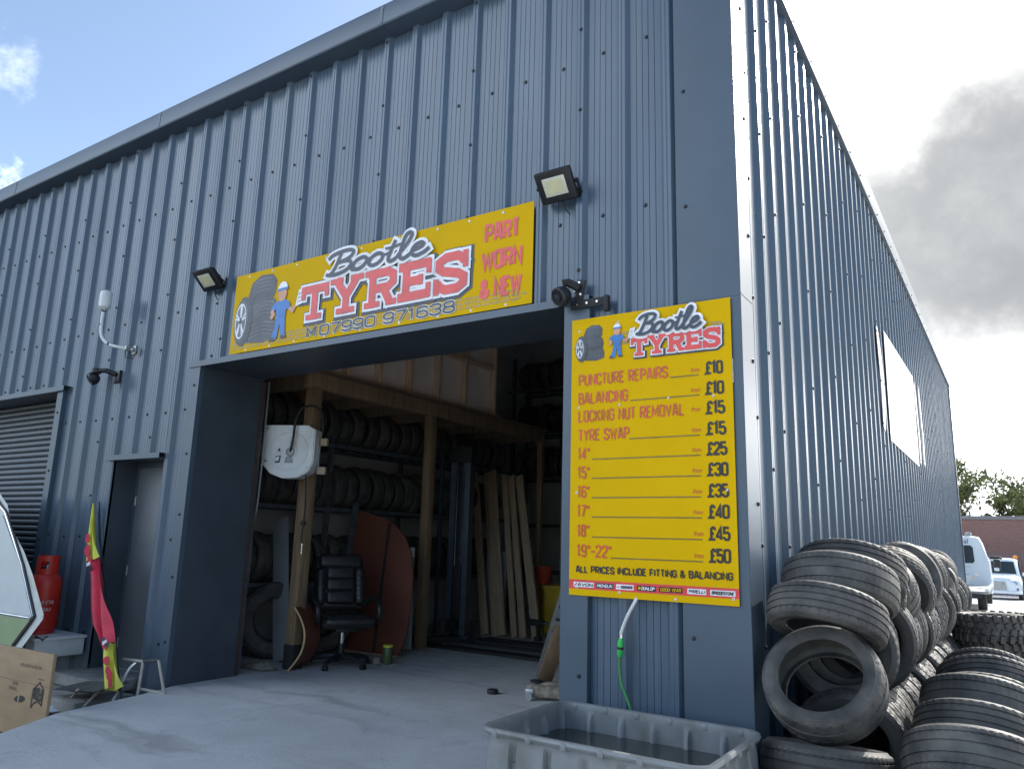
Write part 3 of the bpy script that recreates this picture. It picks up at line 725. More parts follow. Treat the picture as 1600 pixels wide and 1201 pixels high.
def worker_picture(mb, X, Y, h, T, z):
    """plain pictogram of a worker in blue overalls and cap holding up a sheet of paper"""
    P = lambda l: [(X+a*h, Y+b*h) for a, b in l]
    poly_face(mb, P([(.02, 0), (.10, .0), (.17, .04), (.22, .27), (.26, .06), (.30, .02), (.40, .03), (.36, .09), (.33, .42), (.13, .42), (.10, .2), (.02, .05)]), z, M['sblue'], T)
    poly_face(mb, P([(-.02, 0), (.09, -.0), (.12, .05), (.03, .07)]), z+.0004, M['snavy'], T); poly_face(mb, P([(.25, .02), (.39, .03), (.38, .07), (.26, .07)]), z+.0004, M['snavy'], T)
    poly_face(mb, P([(.06, .63), (.18, .67), (.30, .67), (.42, .60), (.45, .46), (.35, .5), (.34, .40), (.12, .40), (.1, .52), (.0, .48), (-.01, .56)]), z+.0005, M['sblue'], T)
    stroke(mb, P([(.01, .52), (.05, .44), (.0, .38)]), .075*h, z+.0008, M['sskin'], T); stroke(mb, P([(.42, .5), (.50, .45), (.55, .52)]), .07*h, z+.0008, M['sskin'], T)
    disc(mb, X+.23*h, Y+.76*h, .10*h, .12*h, z+.0012, M['sskin'], T)
    disc(mb, X+.23*h, Y+.84*h, .115*h, .13*h, z+.0016, M['swhite'], T, 14, 0, 180)
    poly_face(mb, P([(.11, .81), (.35, .83), (.36, .87), (.12, .86)]), z+.002, M['sblue'], T)
    poly_face(mb, P([(.56, .50), (.72, .53), (.78, .80), (.62, .77)]), z+.0024, M['swhite'], T)
    for k in range(3): stroke(mb, P([(.61, .57+.06*k), (.71, .59+.06*k)]), .012*h, z+.0028, M['sgrey2'], T)

# long sign over the doorway
kx = .988
sg = thing('shop_sign', 'long yellow TYRES banner sign fixed above the open vehicle doorway', 'sign', (1.376+(-5.088-1.376)*kx, -.052, 1.44+(3.179-1.44)*kx))
T = TT((0, 0, 0), (R_(90), 0, 0), (kx, kx, 1))    # local x right, y up, z towards viewer
mb = MB(); mb.box((1.782, .409, -.0), (3.565, .818, .004), None, M['yellow'], 0, T); mb.build('sign_panel', None, sg, smooth=False)
z0 = .0032
mb = MB(); tread_print(mb, .03, 3.55, .035, .140, T, z0); mb.build('tread_print', None, sg, smooth=False, fixn=False)
mb = MB(); tyre_picture(mb, .02, .065, .68, .71, T, z0+.001); mb.build('tyre_picture', None, sg, smooth=False, fixn=False)
mb = MB(); worker_picture(mb, .60, .06, .60, T, z0+.008); mb.build('worker_picture', None, sg, smooth=False, fixn=False)
for k, m_ in tyres_word('TYRES', 1.02, .197, [.36, .40, .36, .36, .34], .345, .03, T, z0+.002).items(): m_.build('lettering', None, sg, smooth=False, fixn=False)
for m_ in bootle(1.31, .588, 1.30, .20, T, z0+.014): m_.build('lettering', None, sg, smooth=False, fixn=False)
mb = MB()
for s, x0, x1, y in (('PART', 3.11, 3.445, .555), ('WORN', 3.085, 3.475, .325), ('& NEW', 3.08, 3.475, .095)):
    strokes_text(mb, s, x0, x1, y, .162, .030, M['sred'], T, z0+.003, .42)
mb.build('lettering', None, sg, smooth=False, fixn=False)
mb = MB()
strokes_text(mb, 'M', 1.12, 1.24, .03, .105, .017, M['swhite'], T, z0+.003, .4, .006); strokes_text(mb, '07990', 1.29, 1.98, .03, .105, .017, M['swhite'], T, z0+.003, .32, .006); strokes_text(mb, '971638', 2.07, 2.845, .03, .105, .017, M['swhite'], T, z0+.003, .32, .006)
strokes_text(mb, 'M', 1.12, 1.24, .03, .105, .017, M['snavy'], T, z0+.0065, .4); strokes_text(mb, '07990', 1.29, 1.98, .03, .105, .017, M['snavy'], T, z0+.0065, .32); strokes_text(mb, '971638', 2.07, 2.845, .03, .105, .017, M['snavy'], T, z0+.0065, .32)
mb.build('lettering', None, sg, smooth=False, fixn=False)
for x in (.2, .55, .9, 1.3, 1.75, 2.2, 2.62, 2.95, 3.28):
    for y in (.785, .02):
        mb = MB(); mb.lathe([(.011, 0), (.011, .003), (.006, .006), (0, .006)], 10, M['swhite'], T @ TT((x+(.05 if y < .1 else 0), y, .002))); mb.build('screw', None, sg)

# price board beside the doorway
kx = .984
pb = thing('price_board', 'tall yellow tyre price list board fixed to the wall by the corner', 'sign', (1.376+(-1.182-1.376)*kx, -.060, 1.44+(2.995-1.44)*kx))
T = TT((0, 0, 0), (R_(90), 0, 0), (kx, kx, 1))
mb = MB(); mb.box((.572, -.95, 0), (1.144, 1.90, .004), None, M['yellow'], 0, T); mb.build('sign_panel', None, pb, smooth=False)
mb = MB(); tread_print(mb, .36, .66, -.23, -.13, T, z0); tread_print(mb, 1.0, 1.135, -.222, -.1, T, z0); tread_print(mb, .012, .07, -.25, -.17, T, z0); mb.build('tread_print', None, pb, smooth=False, fixn=False)
mb = MB(); tyre_picture(mb, .028, -.315, .238, .262, T, z0+.001); mb.build('tyre_picture', None, pb, smooth=False, fixn=False)
mb = MB(); worker_picture(mb, .30, -.313, .25, T, z0+.008); mb.build('worker_picture', None, pb, smooth=False, fixn=False)
for k, m_ in tyres_word('TYRES', .465, -.318, [.115, .125, .115, .115, .11], .13, .008, T, z0+.002).items(): m_.build('lettering', None, pb, smooth=False, fixn=False)
for m_ in bootle(.495, -.172, .50, .128, T, z0+.014): m_.build('lettering', None, pb, smooth=False, fixn=False)
rows = [('PUNCTURE REPAIRS', .059, .72, -.487, '£10', .737), ('BALANCING', .059, .434, -.618, '£10', .453), ('LOCKING NUT REMOVAL', .059, .828, -.743, '£15', None), ('TYRE SWAP', .059, .445, -.875, '£15', .445),
        ('14"', .057, .15, -1.002, '£25', .168), ('15"', .057, .15, -1.131, '£30', .165), ('16"', .057, .15, -1.261, '£35', .166), ('17"', .057, .15, -1.389, '£40', .167), ('18"', .057, .15, -1.52, '£45', .172), ('19"-22"', .057, .315, -1.652, '£50', .309)]
mr = MB(); mk = MB(); ml = MB()
for i, (s, x0, x1, y, pr_, lx) in enumerate(rows):
    strokes_text(mr, s, x0, x1, y, .082, .0108, M['stext'], T, z0+.002, .5)
    strokes_text(mk, pr_, .970, 1.087+.016*min(1, i/5), y-.004, .086, .0150, M['sblack'], T, z0+.002, .36)
    if lx: ml.face([(lx, y-.003, z0+.001), (.928, y-.003, z0+.001), (.928, y+.005, z0+.001), (lx, y+.005, z0+.001)], M['sbrown'], T)
    font_text('from', .042, M['stext'], 'lettering', pb, (.872*kx, -z0-.002, (y+.022)*kx), (R_(90), 0, 0), .72, .35)
mr.build('lettering', None, pb, smooth=False, fixn=False); mk.build('lettering', None, pb, smooth=False, fixn=False); ml.build('rule_line', None, pb, smooth=False, fixn=False)
mb = MB(); strokes_text(mb, 'ALL PRICES INCLUDE FITTING & BALANCING', .05, 1.112, -1.755, .048, .0095, M['sblack'], T, z0+.002, .48); mb.build('lettering', None, pb, smooth=False, fixn=False)
mb = MB(); mb.face([(.0, -1.858, z0), (1.144, -1.858, z0), (1.144, -1.799, z0), (.0, -1.799, z0)], M['sred'], T); mb.build('red_strip', None, pb, smooth=False, fixn=False)
for s, x0, x1, bg, fg in (('AVON', .036, .186, 'swhite', 'sblack'), ('MICHELIN', .203, .328, 'snavy', 'swhite'), ('YOKOHAMA', .348, .471, 'swhite', 'snavy'), ('DUNLOP', .494, .621, 'sblack', 'swhite'), ('GOOD YEAR', .643, .795, 'sblack', 'yellow'), ('PIRELLI', .827, .946, 'swhite', 'snavy'), ('BRIDGESTONE', .970, 1.122, 'swhite', 'sblack')):
    mb = MB(); mb.face([(x0, -1.846, z0+.002), (x1, -1.846, z0+.002), (x1, -1.814, z0+.002), (x0, -1.814, z0+.002)], M[bg], T)
    strokes_text(mb, s, x0+(.03 if s in ('AVON', 'DUNLOP', 'YOKOHAMA') else .008), x1-.008, -1.840, .020, .0042, M[fg], T, z0+.004, .4, 0, .2)
    if s == 'DUNLOP': disc(mb, x0+.017, -1.83, .009, .009, z0+.004, M['yellow'], T)
    if s == 'AVON': stroke(mb, [(x0+.006, -1.838), (x0+.026, -1.822)], .006, z0+.004, M['sred'], T)
    if s == 'YOKOHAMA': stroke(mb, [(x0+.008, -1.83), (x0+.026, -1.83)], .005, z0+.004, M['sred'], T)
    mb.build('maker_logo', None, pb, smooth=False, fixn=False)
for x, y in ((.06, -.09), (.36, -.06), (.06, -.64), (.37, -.64), (.72, -.62), (1.02, -.63), (.05, -1.225), (1.09, -1.22), (.06, -1.85), (.37, -1.865), (.75, -1.885), (1.11, -1.86)):
    mb = MB(); mb.lathe([(.0085, 0), (.0085, .003), (.004, .007), (0, .007)], 10, M['swhite'], T @ TT((x, y, .002))); mb.lathe([(.003, .0075), (0, .0076)], 8, M['sblack'], T @ TT((x, y, .002))); mb.build('screw', None, pb)
# small notice behind the price board
nt_ = thing('notice_sticker', 'small white barcode sticker on the corner flashing behind the price board', 'sticker', (-.032, -.0515, 2.50))
mb = MB(); mb.b2(-.02, .02, -.001, .001, -.075, .075, M['swhite']); mb.build('label_sheet', None, nt_, smooth=False)
mb = MB()
for k in range(7): mb.b2(-.014, .012, -.003, -.0025, .02-.012*k, .025-.012*k+.002*(k % 2), M['sblack'])
mb.build('print', None, nt_, smooth=False)

# white board and shaped pieces on the side wall
def side_plate(name, label, yz, m, th=.006, x=.0385, group=None):
    mb = MB(); T_ = Matrix(((0, 0, 1, x), (1, 0, 0, 0), (0, 1, 0, 0), (0, 0, 0, 1)))
    mb.prism(yz, th, m, T_)
    for k in range(0, len(yz), max(1, len(yz)//6)):
        y, z = yz[k]; cy = sum(p[0] for p in yz)/len(yz); cz = sum(p[1] for p in yz)/len(yz)
        mb.lathe([(.016, .006), (.012, .012), (0, .012)], 8, M['screw'], TT((x, y+(cy-y)*.06, z+(cz-z)*.06), (0, R_(90), 0)))
    o = mb.build(name, None, ang=20); tag(o, label, 'sign board', group); return o
side_plate('blank_board', 'large blank white board high on the ribbed side wall', [(6.62, 2.89), (10.0, 2.86), (10.05, 4.43), (6.66, 4.42)], M['whitesign'])
side_plate('curved_strip', 'narrow wavy cream strip left of the blank white board', [(5.93, 4.28), (6.02, 4.33), (6.12, 4.25), (6.26, 3.95), (6.34, 3.6), (6.30, 3.25), (6.20, 3.0), (6.10, 2.93), (6.0, 3.0), (6.02, 3.3), (6.05, 3.6), (5.98, 3.95)], M['cream'])
side_plate('curved_strip', 'narrow curved cream strip just right of the blank white board', [(10.25, 2.95), (10.45, 2.92), (10.55, 3.3), (10.48, 3.8), (10.35, 4.3), (10.2, 4.42), (10.22, 3.9), (10.3, 3.5)], M['cream'])
side_plate('curved_strip', 'thin pale strip furthest right beyond the blank white board', [(10.9, 3.0), (11.12, 2.95), (11.2, 3.5), (11.1, 4.0), (10.95, 4.4), (10.85, 4.42), (10.95, 3.9), (11.0, 3.5)], M['whitesign'])

# ------------------------------------------------------------------ fittings on the front wall
def floodlight(label, loc, tilt, yaw_):
    t = thing('floodlight', label, 'floodlight', loc, (0, 0, 0), 'floodlights on the front wall')
    X = TT((0, 0, 0), (R_(tilt), 0, R_(yaw_)))
    mb = MB()
    mb.box((0, 0, 0), (.30, .045, .235), None, M['black'], .014, X); mb.box((0, .032, 0), (.26, .03, .19), None, M['black'], .006, X)
    for k in range(-4, 5): mb.box((k*.026, .055, 0), (.006, .03, .17), None, M['black'], 0, X)
    mb.build('housing', None, t)
    mb = MB(); mb.box((0, -.0235, 0), (.185, .004, .135), None, M['glasslens'], .001, X); l = mb.build('lens', None, t)
    mb = MB(); mb.box((0, -.0258, 0), (.13, .002, .095), None, mat('led_panel', (.60, .58, .36), .5), 0, X); mb.build('led_panel', None, l)
    mb = MB()
    a = X @ Vector((.158, .02, 0)); b = X @ Vector((-.158, .02, 0))
    w = -loc[1]-.04
    for s_, q in ((1, a), (-1, b)):
        mb.cyl(q-Vector((s_*.012, 0, 0)), q+Vector((s_*.012, 0, 0)), .016, seg=10, m=M['black'])
        mb.tube([q, (q.x, w*.55, q.z*.6-.02), (q.x*.98, w, q.z*.5-.05)], .009, 6, M['black'])
    mb.box((0, w-.006, -.06), (.30, .012, .035), None, M['black'])
    mb.tube([X @ Vector((0, .03, -.1)), (.03, w*.8, -.16), (.06, w, -.2)], .005, 6, M['black'])
    mb.build('bracket', None, t)
    return t
floodlight('black floodlight above the right end of the long yellow sign', (-1.24, -.15, 3.99), 38, 0)
floodlight('black floodlight left of the long yellow sign', (-5.36, -.15, 3.97), 46, 0)
# antenna on bent pole
an = thing('wall_antenna', 'white capsule antenna on a bent white pole on the front wall', 'antenna', (-6.72, -.05, 3.40))
mb = MB(); mb.tube(smoothpts([(0, -.02, 0), (-.10, -.10, .02), (-.24, -.17, .06), (-.36, -.2, .16), (-.40, -.2, .32), (-.39, -.2, .5)], 5), .018, 10, M['white']); po = mb.build('pole', None, an)
for p in ((-.24, -.17, .06), (-.405, -.2, .30), (-.392, -.2, .46)):
    mb = MB(); mb.cyl((p[0]-.008, p[1], p[2]-.004), (p[0]+.008, p[1], p[2]+.012), .022, seg=10, m=M['black']); mb.build('cable_tie', None, po)
mb = MB(); mb.lathe([(0, 0), (.035, .0), (.062, .025), (.066, .06), (.066, .17), (.058, .205), (.03, .22), (0, .222)], 20, M['white'], TT((-.385, -.2, .48))); mb.build('radome', None, an)
mb = MB(); mb.box((0, .0, 0), (.07, .03, .10), None, M['bracket'], .004); mb.box((-.03, -.05, .01), (.05, .10, .05), None, M['bracket'], .003); mb.tube([(-.06, -.08, .0), (-.05, -.07, -.09), (.02, -.02, -.10), (.04, 0, -.02)], .005, 6, M['black']); mb.build('bracket', None, an)
# turret camera on arm
def turret(mb, c, aim, r, m):
    d = Vector(aim).normalized(); q = d.to_track_quat('Z', 'Y').to_matrix().to_4x4(); X = Matrix.Translation(Vector(c)) @ q
    mb.lathe([(0, -r*.95), (r*.5, -r*.85), (r*.9, -r*.45), (r, 0), (r, r*.45), (r*.86, r*.62), (r*.8, r*.55), (0, r*.5)], 20, m, X)
    return X
c1 = thing('security_camera', 'dark turret security camera on a wall arm above the grey shutter corner', 'camera', (-7.0, -.04, 3.12), group='security cameras on the front wall')
mb = MB(); mb.box((0, -.015, 0), (.12, .03, .15), None, M['black'], .006); mb.tube([(-.01, -.03, .03), (-.06, -.12, .06), (-.17, -.17, .06)], .028, 10, M['black']); mb.cyl((-.17, -.17, .085), (-.17, -.17, .03), .05, .055, 14, M['black']); mb.build('bracket', None, c1)
mb = MB(); X = turret(mb, (-.19, -.18, -.03), (-.25, -.8, -.5), .072, M['black']); hd = mb.build('camera_head', None, c1)
mb = MB(); mb.lathe([(0, .04), (.024, .04), (.024, .046), (0, .05)], 14, M['glass'], X); mb.build('lens', None, hd)
c2 = thing('security_camera', 'dark turret security camera on a drilled bracket at the top corner of the price board', 'camera', (-1.02, -.055, 3.10), group='security cameras on the front wall')
mb = MB(); mb.box((.02, -.01, -.02), (.30, .012, .06), None, M['matblack'], .002); mb.box((-.06, -.012, .06), (.06, .012, .20), (0, R_(12), 0), M['matblack'], .002); mb.box((.155, -.02, -.045), (.035, .04, .11), None, M['matblack'], .002)
for x, z in ((-.08, -.02), (.0, -.02), (.08, -.02), (-.05, .05), (-.06, .14), (-.10, .08)): mb.lathe([(.011, 0), (.008, .006), (0, .007)], 8, M['chrome'], TT((x, -.018, z), (R_(90), 0, 0)))
mb.tube([(-.06, -.02, .10), (-.13, -.06, .14), (-.16, -.08, .13)], .03, 8, M['matblack'])
mb.build('bracket', None, c2)
mb = MB(); X = turret(mb, (-.155, -.10, .03), (-.35, -.8, -.45), .072, M['black']); hd = mb.build('camera_head', None, c2)
mb = MB(); mb.lathe([(0, .04), (.026, .04), (.026, .046), (0, .05)], 14, M['glass'], X); mb.build('lens', None, hd)
# ------------------------------------------------------------------ tyres
def tyre_mesh(R=.32, W=.205, rim=.205, style=0, seg=160, grooves=(-.24, -.08, .08, .24), lug=(4, .55, 0, .006)):
    mb = MB(); h = R-rim; hw = W*.37
    out = [(rim, -.39*W), (rim+.008, -.43*W), (rim+.02, -.455*W), (rim+.35*h, -.5*W), (rim+.6*h, -.502*W), (rim+.63*h, -.508*W), (rim+.66*h, -.50*W), (R-.03, -.465*W), (R-.014, -.425*W)]
    tread = [(-hw, 0)]
    for g_ in grooves:
        z = g_*W*1.15; tread += [(z-.0055, 0), (z-.0035, .008), (z+.0035, .008), (z+.0055, 0)]
    tread.append((hw, 0))
    tr_ = [(R-.009*(z/hw)**2-d, z) for z, d in tread]
    inn = [(rim+.004, .35*W), (rim+.4*h, .44*W), (R-.034, .38*W), (R-.022, .15*W), (R-.022, -.15*W), (R-.034, -.38*W), (rim+.4*h, -.44*W), (rim+.004, -.35*W)]
    prof_ = out+tr_+[(r, -z) for r, z in out[::-1]]+inn
    rows = []
    for i in range(seg):
        a = 2*math.pi*i/seg; row = []
        for j, (r, z) in enumerate(prof_):
            if lug and len(out) <= j < len(out)+len(tr_) and abs(z) > hw*lug[1] and int(i+abs(z)*lug[2]) % lug[0] == 0: r -= lug[3]
            row.append((r*math.cos(a), r*math.sin(a), z))
        rows.append(row)
    mb.grid(rows, TM[style], True, True)
    bmesh.ops.recalc_face_normals(mb.bm, faces=mb.bm.faces[:])
    me = bpy.data.meshes.new('tyre'); mb.bm.to_mesh(me); mb.bm.free(); me.materials.append(TM[style]); me.shade_smooth(); me.set_sharp_from_angle(angle=R_(40))
    return me
TY = [tyre_mesh(.32, .205, .205, 0), tyre_mesh(.315, .215, .215, 1, grooves=(-.12, .12), lug=(5, .38, 70, .007)), tyre_mesh(.325, .225, .22, 0, grooves=(-.22, 0, .22), lug=(3, .60, 0, .005)), tyre_mesh(.31, .195, .20, 2, grooves=(-.26, -.09, .09, .26), lug=(5, .15, 110, .005)), tyre_mesh(.33, .235, .225, 0, grooves=(-.27, -.1, .1, .27), lug=(3, .66, 40, .006))]
TYL = [tyre_mesh(.32, .205, .205, 2, 28, (-.1, .1), None), tyre_mesh(.30, .19, .19, 0, 28, (-.1, .1), None)]
def tyre(me, loc, rot, label, group):
    o = bpy.data.objects.new('tyre', me); COL.objects.link(o); o.location = loc; o.rotation_euler = rot
    return tag(o, label, 'tyre', group)
GH = 'used tyres heaped along the side wall'
def lean(th, yaw_=0, roll_=0): return (R_(-(90-th)), R_(roll_), R_(yaw_))
tyre(TY[2], (.45, .0, .115), lean(88, 20), 'tyre lying flat on the ground under the nearest stack by the wall corner', GH)
tyre(TY[4], (.425, -.10, .315), lean(80, 4), 'tyre lying almost flat beneath the upright tyre with the open centre', GH)
tyre(TY[1], (.425, -.06, .735), (R_(50), R_(3), R_(-7)), 'dark tyre facing the camera with its open centre showing', GH)
tyre(TY[0], (.43, .07, 1.065), lean(66, -4, 3), 'tilted tyre resting directly on top of the tyre with the open centre', GH)
tyre(TY[2], (.455, .34, 1.215), lean(66, 2, 2), 'tilted tyre second from the top of the nearest stack', GH)
tyre(TY[0], (.475, .60, 1.29), lean(64, 5, 4), 'topmost tilted tyre of the nearest stack', GH)
rnd = random.Random(5)
y = .42
while y < 8.6:
    tyre(TY[rnd.choice((0, 1, 2, 3))], (.42+rnd.uniform(-.02, .05), y, .325), (R_(-90+rnd.uniform(-9, 5)), rnd.uniform(0, 6), R_(rnd.uniform(-10, 16))), 'upright used tyre in the bottom layer of the heap along the side wall', GH)
    y += rnd.uniform(.20, .225)
y = .55
while y < 8.3:
    tyre(TY[rnd.choice((0, 1, 2, 3, 0))], (.41+rnd.uniform(-.03, .06), y, .86+rnd.uniform(-.03, .03)), (R_(-90+rnd.uniform(2, 20)), rnd.uniform(0, 6), R_(rnd.uniform(-12, 26))), 'slumped used tyre in the middle layer of the heap along the side wall', GH)
    y += rnd.uniform(.20, .24)
y = 1.05
while y < 6.6:
    tyre(TY[rnd.choice((0, 2, 3))], (.42+rnd.uniform(-.04, .08), y, (1.16 if y < 4.8 else 1.13)+rnd.uniform(-.04, .05)), (R_(-90+rnd.uniform(28, 52)), rnd.uniform(0, 6), R_(rnd.uniform(-8, 22))), 'tilted used tyre in the top layer of the heap along the side wall', GH)
    y += rnd.uniform(.26, .32)
GR = 'tilted tyres in the row right of the heap'
for i, (x, y, z, th, k, lb) in enumerate([(1.10, -.03, .405, 60, 4, 'nearest tilted tyre of the row at the bottom right, showing its whole tread'), (1.10, .42, .47, 60, 0, 'second nearest tilted tyre of the row right of the heap'), (1.10, .86, .53, 60, 2, 'third tilted tyre of the row right of the heap'), (1.12, 1.17, .515, 58, 3, 'fourth tilted tyre in the row right of the heap'), (1.11, 1.72, .545, 55, 0, 'tilted tyre behind four others in the row right of the heap'), (1.1, 2.3, .50, 50, 2, 'rearmost tilted tyre of the row, before the chunky off-road tyres'), (1.12, -.42, .29, 66, 2, 'lowest tilted tyre of the row in the bottom right corner of the photo')]):
    tyre(TY[k], (x, y, z), lean(th, rnd.uniform(-4, 4), rnd.uniform(-2, 2)), lb, GR)
for i, (x, y, z) in enumerate([(1.1, .75, .14), (1.1, 1.35, .14), (1.1, 1.95, .14), (1.1, .2, .12)]):
    tyre(TY[3], (x, y, z), (0, 0, i), 'flat tyre hidden under the row of tilted tyres', GR)
# off-road tyres
def offroad():
    mb = MB(); R, W, rim = .36, .255, .21; h = R-rim
    prof_ = [(rim, -.4*W), (rim+.01, -.45*W), (rim+.4*h, -.5*W), (R-.035, -.49*W), (R-.02, -.44*W), (R-.016, 0), (R-.02, .44*W), (R-.035, .49*W), (rim+.4*h, .5*W), (rim+.01, .45*W), (rim, .4*W), (rim+.4*h, .43*W), (R-.04, .35*W), (R-.04, -.35*W), (rim+.4*h, -.43*W)]
    mb.lathe(prof_, 48, TM[2], None, True)
    n = 26
    for i in range(n):
        a = 2*math.pi*i/n
        for s_ in (-1, 1):
            aa = a+(.12 if s_ > 0 else 0)
            X = TT((0, 0, 0), (0, 0, aa))
            mb.box((R-.012, 0, s_*.40*W), (.034, .048, .075), (R_(s_*8), 0, 0), TM[2], .006, X, 1)
            mb.box((R-.009, .02, s_*.13*W), (.028, .055, .05), (R_(s_*25), 0, 0), TM[2], .006, X, 1)
    bmesh.ops.recalc_face_normals(mb.bm, faces=mb.bm.faces[:])
    me = bpy.data.meshes.new('offroad_tyre'); mb.bm.to_mesh(me); mb.bm.free(); me.materials.append(TM[2]); me.shade_smooth(); me.set_sharp_from_angle(angle=R_(35)); return me
OM = offroad()
for i, (x, y, z, lb) in enumerate([(1.06, 5.2, .155, 'bottom chunky tyre of the flat stack of off-road tyres'), (1.04, 5.22, .42, 'middle chunky tyre of the flat stack of off-road tyres'), (1.03, 5.2, .69, 'top chunky tyre of the flat stack of off-road tyres')]):
    o = tyre(OM, (x, y, z+.0), (R_((-2, 1.5, -1)[i]), R_(1), i*1.3), lb, 'stack of off-road tyres'); o.name = 'offroad_tyre'

# ------------------------------------------------------------------ water tank in front of the wall
tk = thing('water_tank', 'cut down grey plastic tank half full of murky water below the price board', 'tank', (-.455, -.715, 0))
def rrect(hx, hy, r, n=8):
    pts = []
    for cx, cy, a0 in ((hx-r, hy-r, 0), (-hx+r, hy-r, 90), (-hx+r, -hy+r, 180), (hx-r, -hy+r, 270)):
        for k in range(n+1): a = R_(a0+90*k/n); pts.append((cx+r*math.cos(a), cy+r*math.sin(a)))
    out = []
    for i, p in enumerate(pts):
        q = pts[(i+1) % len(pts)]; L = math.hypot(q[0]-p[0], q[1]-p[1]); m_ = max(1, int(L/.012))
        for k in range(m_): out.append((p[0]+(q[0]-p[0])*k/m_, p[1]+(q[1]-p[1])*k/m_))
    return out
oc = rrect(.60, .425, .09)
def ring(z, off, pil):
    rows = []; n = len(oc)
    for i, (x, y) in enumerate(oc):
        px, py = oc[i-1]; qx, qy = oc[(i+1) % n]; tx, ty = qx-px, qy-py; L = math.hypot(tx, ty) or 1; nx, ny = ty/L, -tx/L
        # rib spacing along the straight sides
        s_ = x if abs(ny) > abs(nx) else y
        c = math.cos(2*math.pi*s_/.20); rib = min(1, max(0, c-.80)/.12)
        o_ = off+pil*rib
        rows.append((x+nx*o_, y+ny*o_, z))
    return rows
mb = MB()
outer = [ring(.005, -.03, 0), ring(.03, 0, 0), ring(.09, .004, -.026), ring(.22, .008, -.030), ring(.36, .004, -.030), ring(.415, .0, -.022), ring(.44, -.004, 0), ring(.455, .0, 0), ring(.462, .016, 0), ring(.478, .024, 0), ring(.492, .018, 0), ring(.496, .004, 0), ring(.490, -.010, 0), ring(.468, -.014, 0), ring(.44, -.012, -.0), ring(.40, -.008, -.026), ring(.2, -.006, -.030), ring(.03, -.012, 0)]
mb.grid(outer, M['ibc'], True); mb.face(outer[-1], M['ibc'])
mb.build('tank_shell', None, tk, ang=40)
mb = MB()
for x in (-.5, -.3, -.1, .1, .3, .5):
    for s_ in (-1, 1): mb.box((x, s_*.43, .470), (.035, .045, .036), None, M['ibc'], .008)
for y in (-.2, 0, .2):
    for s_ in (-1, 1): mb.box((s_*.605, y, .470), (.045, .035, .036), None, M['ibc'], .008)
mb.build('rim_clip', None, tk)
mb = MB(); w_ = [(x*.972, y*.965, .345) for x, y in oc]; mb.face(w_, M['water']); mb.build('water', M['water'], tk, smooth=False, fixn=False)
# tap pipe and hose
ho = thing('garden_hose', 'white pipe with bright green connector and green hose running into the grey tank', 'hose', (-.66, -.065, 1.09))
mb = MB(); mb.tube(smoothpts([(.0, .02, .03), (-.012, .0, -.01), (-.05, -.02, -.09), (-.085, -.03, -.18), (-.09, -.03, -.215)], 5), .011, 10, M['white']); mb.build('pipe', None, ho)
mb = MB(); mb.cyl((-.09, -.03, -.205), (-.091, -.03, -.235), .014, seg=12, m=M['chrome']); mb.build('hose_clip', None, ho)
mb = MB(); mb.lathe([(0, .10), (.013, .10), (.016, .085), (.02, .08), (.02, .045), (.0175, .043), (.0175, .037), (.02, .035), (.018, .0), (.012, -.012), (0, -.012)], 14, M['congreen'], TT((-.097, -.032, -.325), (0, R_(4), 0))); mb.lathe([(.0205, .048), (.0205, .032), (.018, .032)], 14, M['black'], TT((-.097, -.032, -.325), (0, R_(4), 0))); mb.build('connector', None, ho)
mb = MB(); mb.tube(smoothpts([(-.098, -.032, -.33), (-.097, -.038, -.40), (-.075, -.055, -.49), (-.03, -.07, -.57), (.01, -.08, -.66), (.06, -.07, -.85), (.09, -.06, -1.06)], 6), .0095, 10, M['hosegreen']); mb.build('hose', None, ho)

# ------------------------------------------------------------------ left of the doorway
def slab_step(label, x0, x1, y0, y1, z0, z1):
    mb = MB(); mb.b2(x0, x1, y0, y1, z0, z1, M['slab'], .012); o = mb.build('paving_slab', None); tag(o, label, 'slab', 'paving slabs at the door step'); return o
slab_step('upper paving slab of the step at the grey door', -7.02, -6.02, -.34, .2, -.10, .01)
slab_step('lower paving slab in front of the door step', -7.1, -5.86, -.66, -.1, -.24, -.105)
gc = thing('gas_cylinder', 'red gas cylinder with shroud standing on the white caravan locker', 'gas cylinder', (-7.36, -.33, .345))
mb = MB(); mb.lathe([(0, 0), (.13, 0), (.14, .01), (.14, .04), (.155, .05), (.16, .07), (.16, .50), (.158, .52), (.145, .565), (.11, .605), (.06, .62), (0, .62)], 36, M['gasred']); mb.lathe([(.163, .30), (.163, .306), (.16, .306)], 36, M['gasred']); mb.build('body', None, gc)
mb = MB()
rows = []
for k in range(34):
    a = R_(k*360/34)
    rows.append([(.108*math.cos(a), .108*math.sin(a), z) for z in (.585, .66, .74, .795)]+[(.102*math.cos(a), .102*math.sin(a), z) for z in (.795, .74, .66, .585)])
for i in range(34):
    for j in range(8):
        aa = i*360/34
        if j in (1, 5) and any(abs(((aa-c+180) % 360)-180) < 22 for c in (-50, 130)): continue
        r1, r2 = rows[i], rows[(i+1) % 34]
        mb.face([r1[j], r2[j], r2[(j+1) % 8], r1[(j+1) % 8]], M['gasred'])
bmesh.ops.remove_doubles(mb.bm, verts=mb.bm.verts[:], dist=.0005)
mb.build('shroud', None, gc)
mb = MB(); mb.cyl((0, 0, .61), (0, 0, .70), .025, seg=12, m=M['steel']); mb.cyl((0, 0, .67), (-.1, -.02, .68), .014, seg=10, m=M['steel']); mb.tube([(-.1, -.02, .68), (-.2, -.05, .66), (-.25, -.1, .5)], .01, 8, M['rust']); mb.build('valve', None, gc)
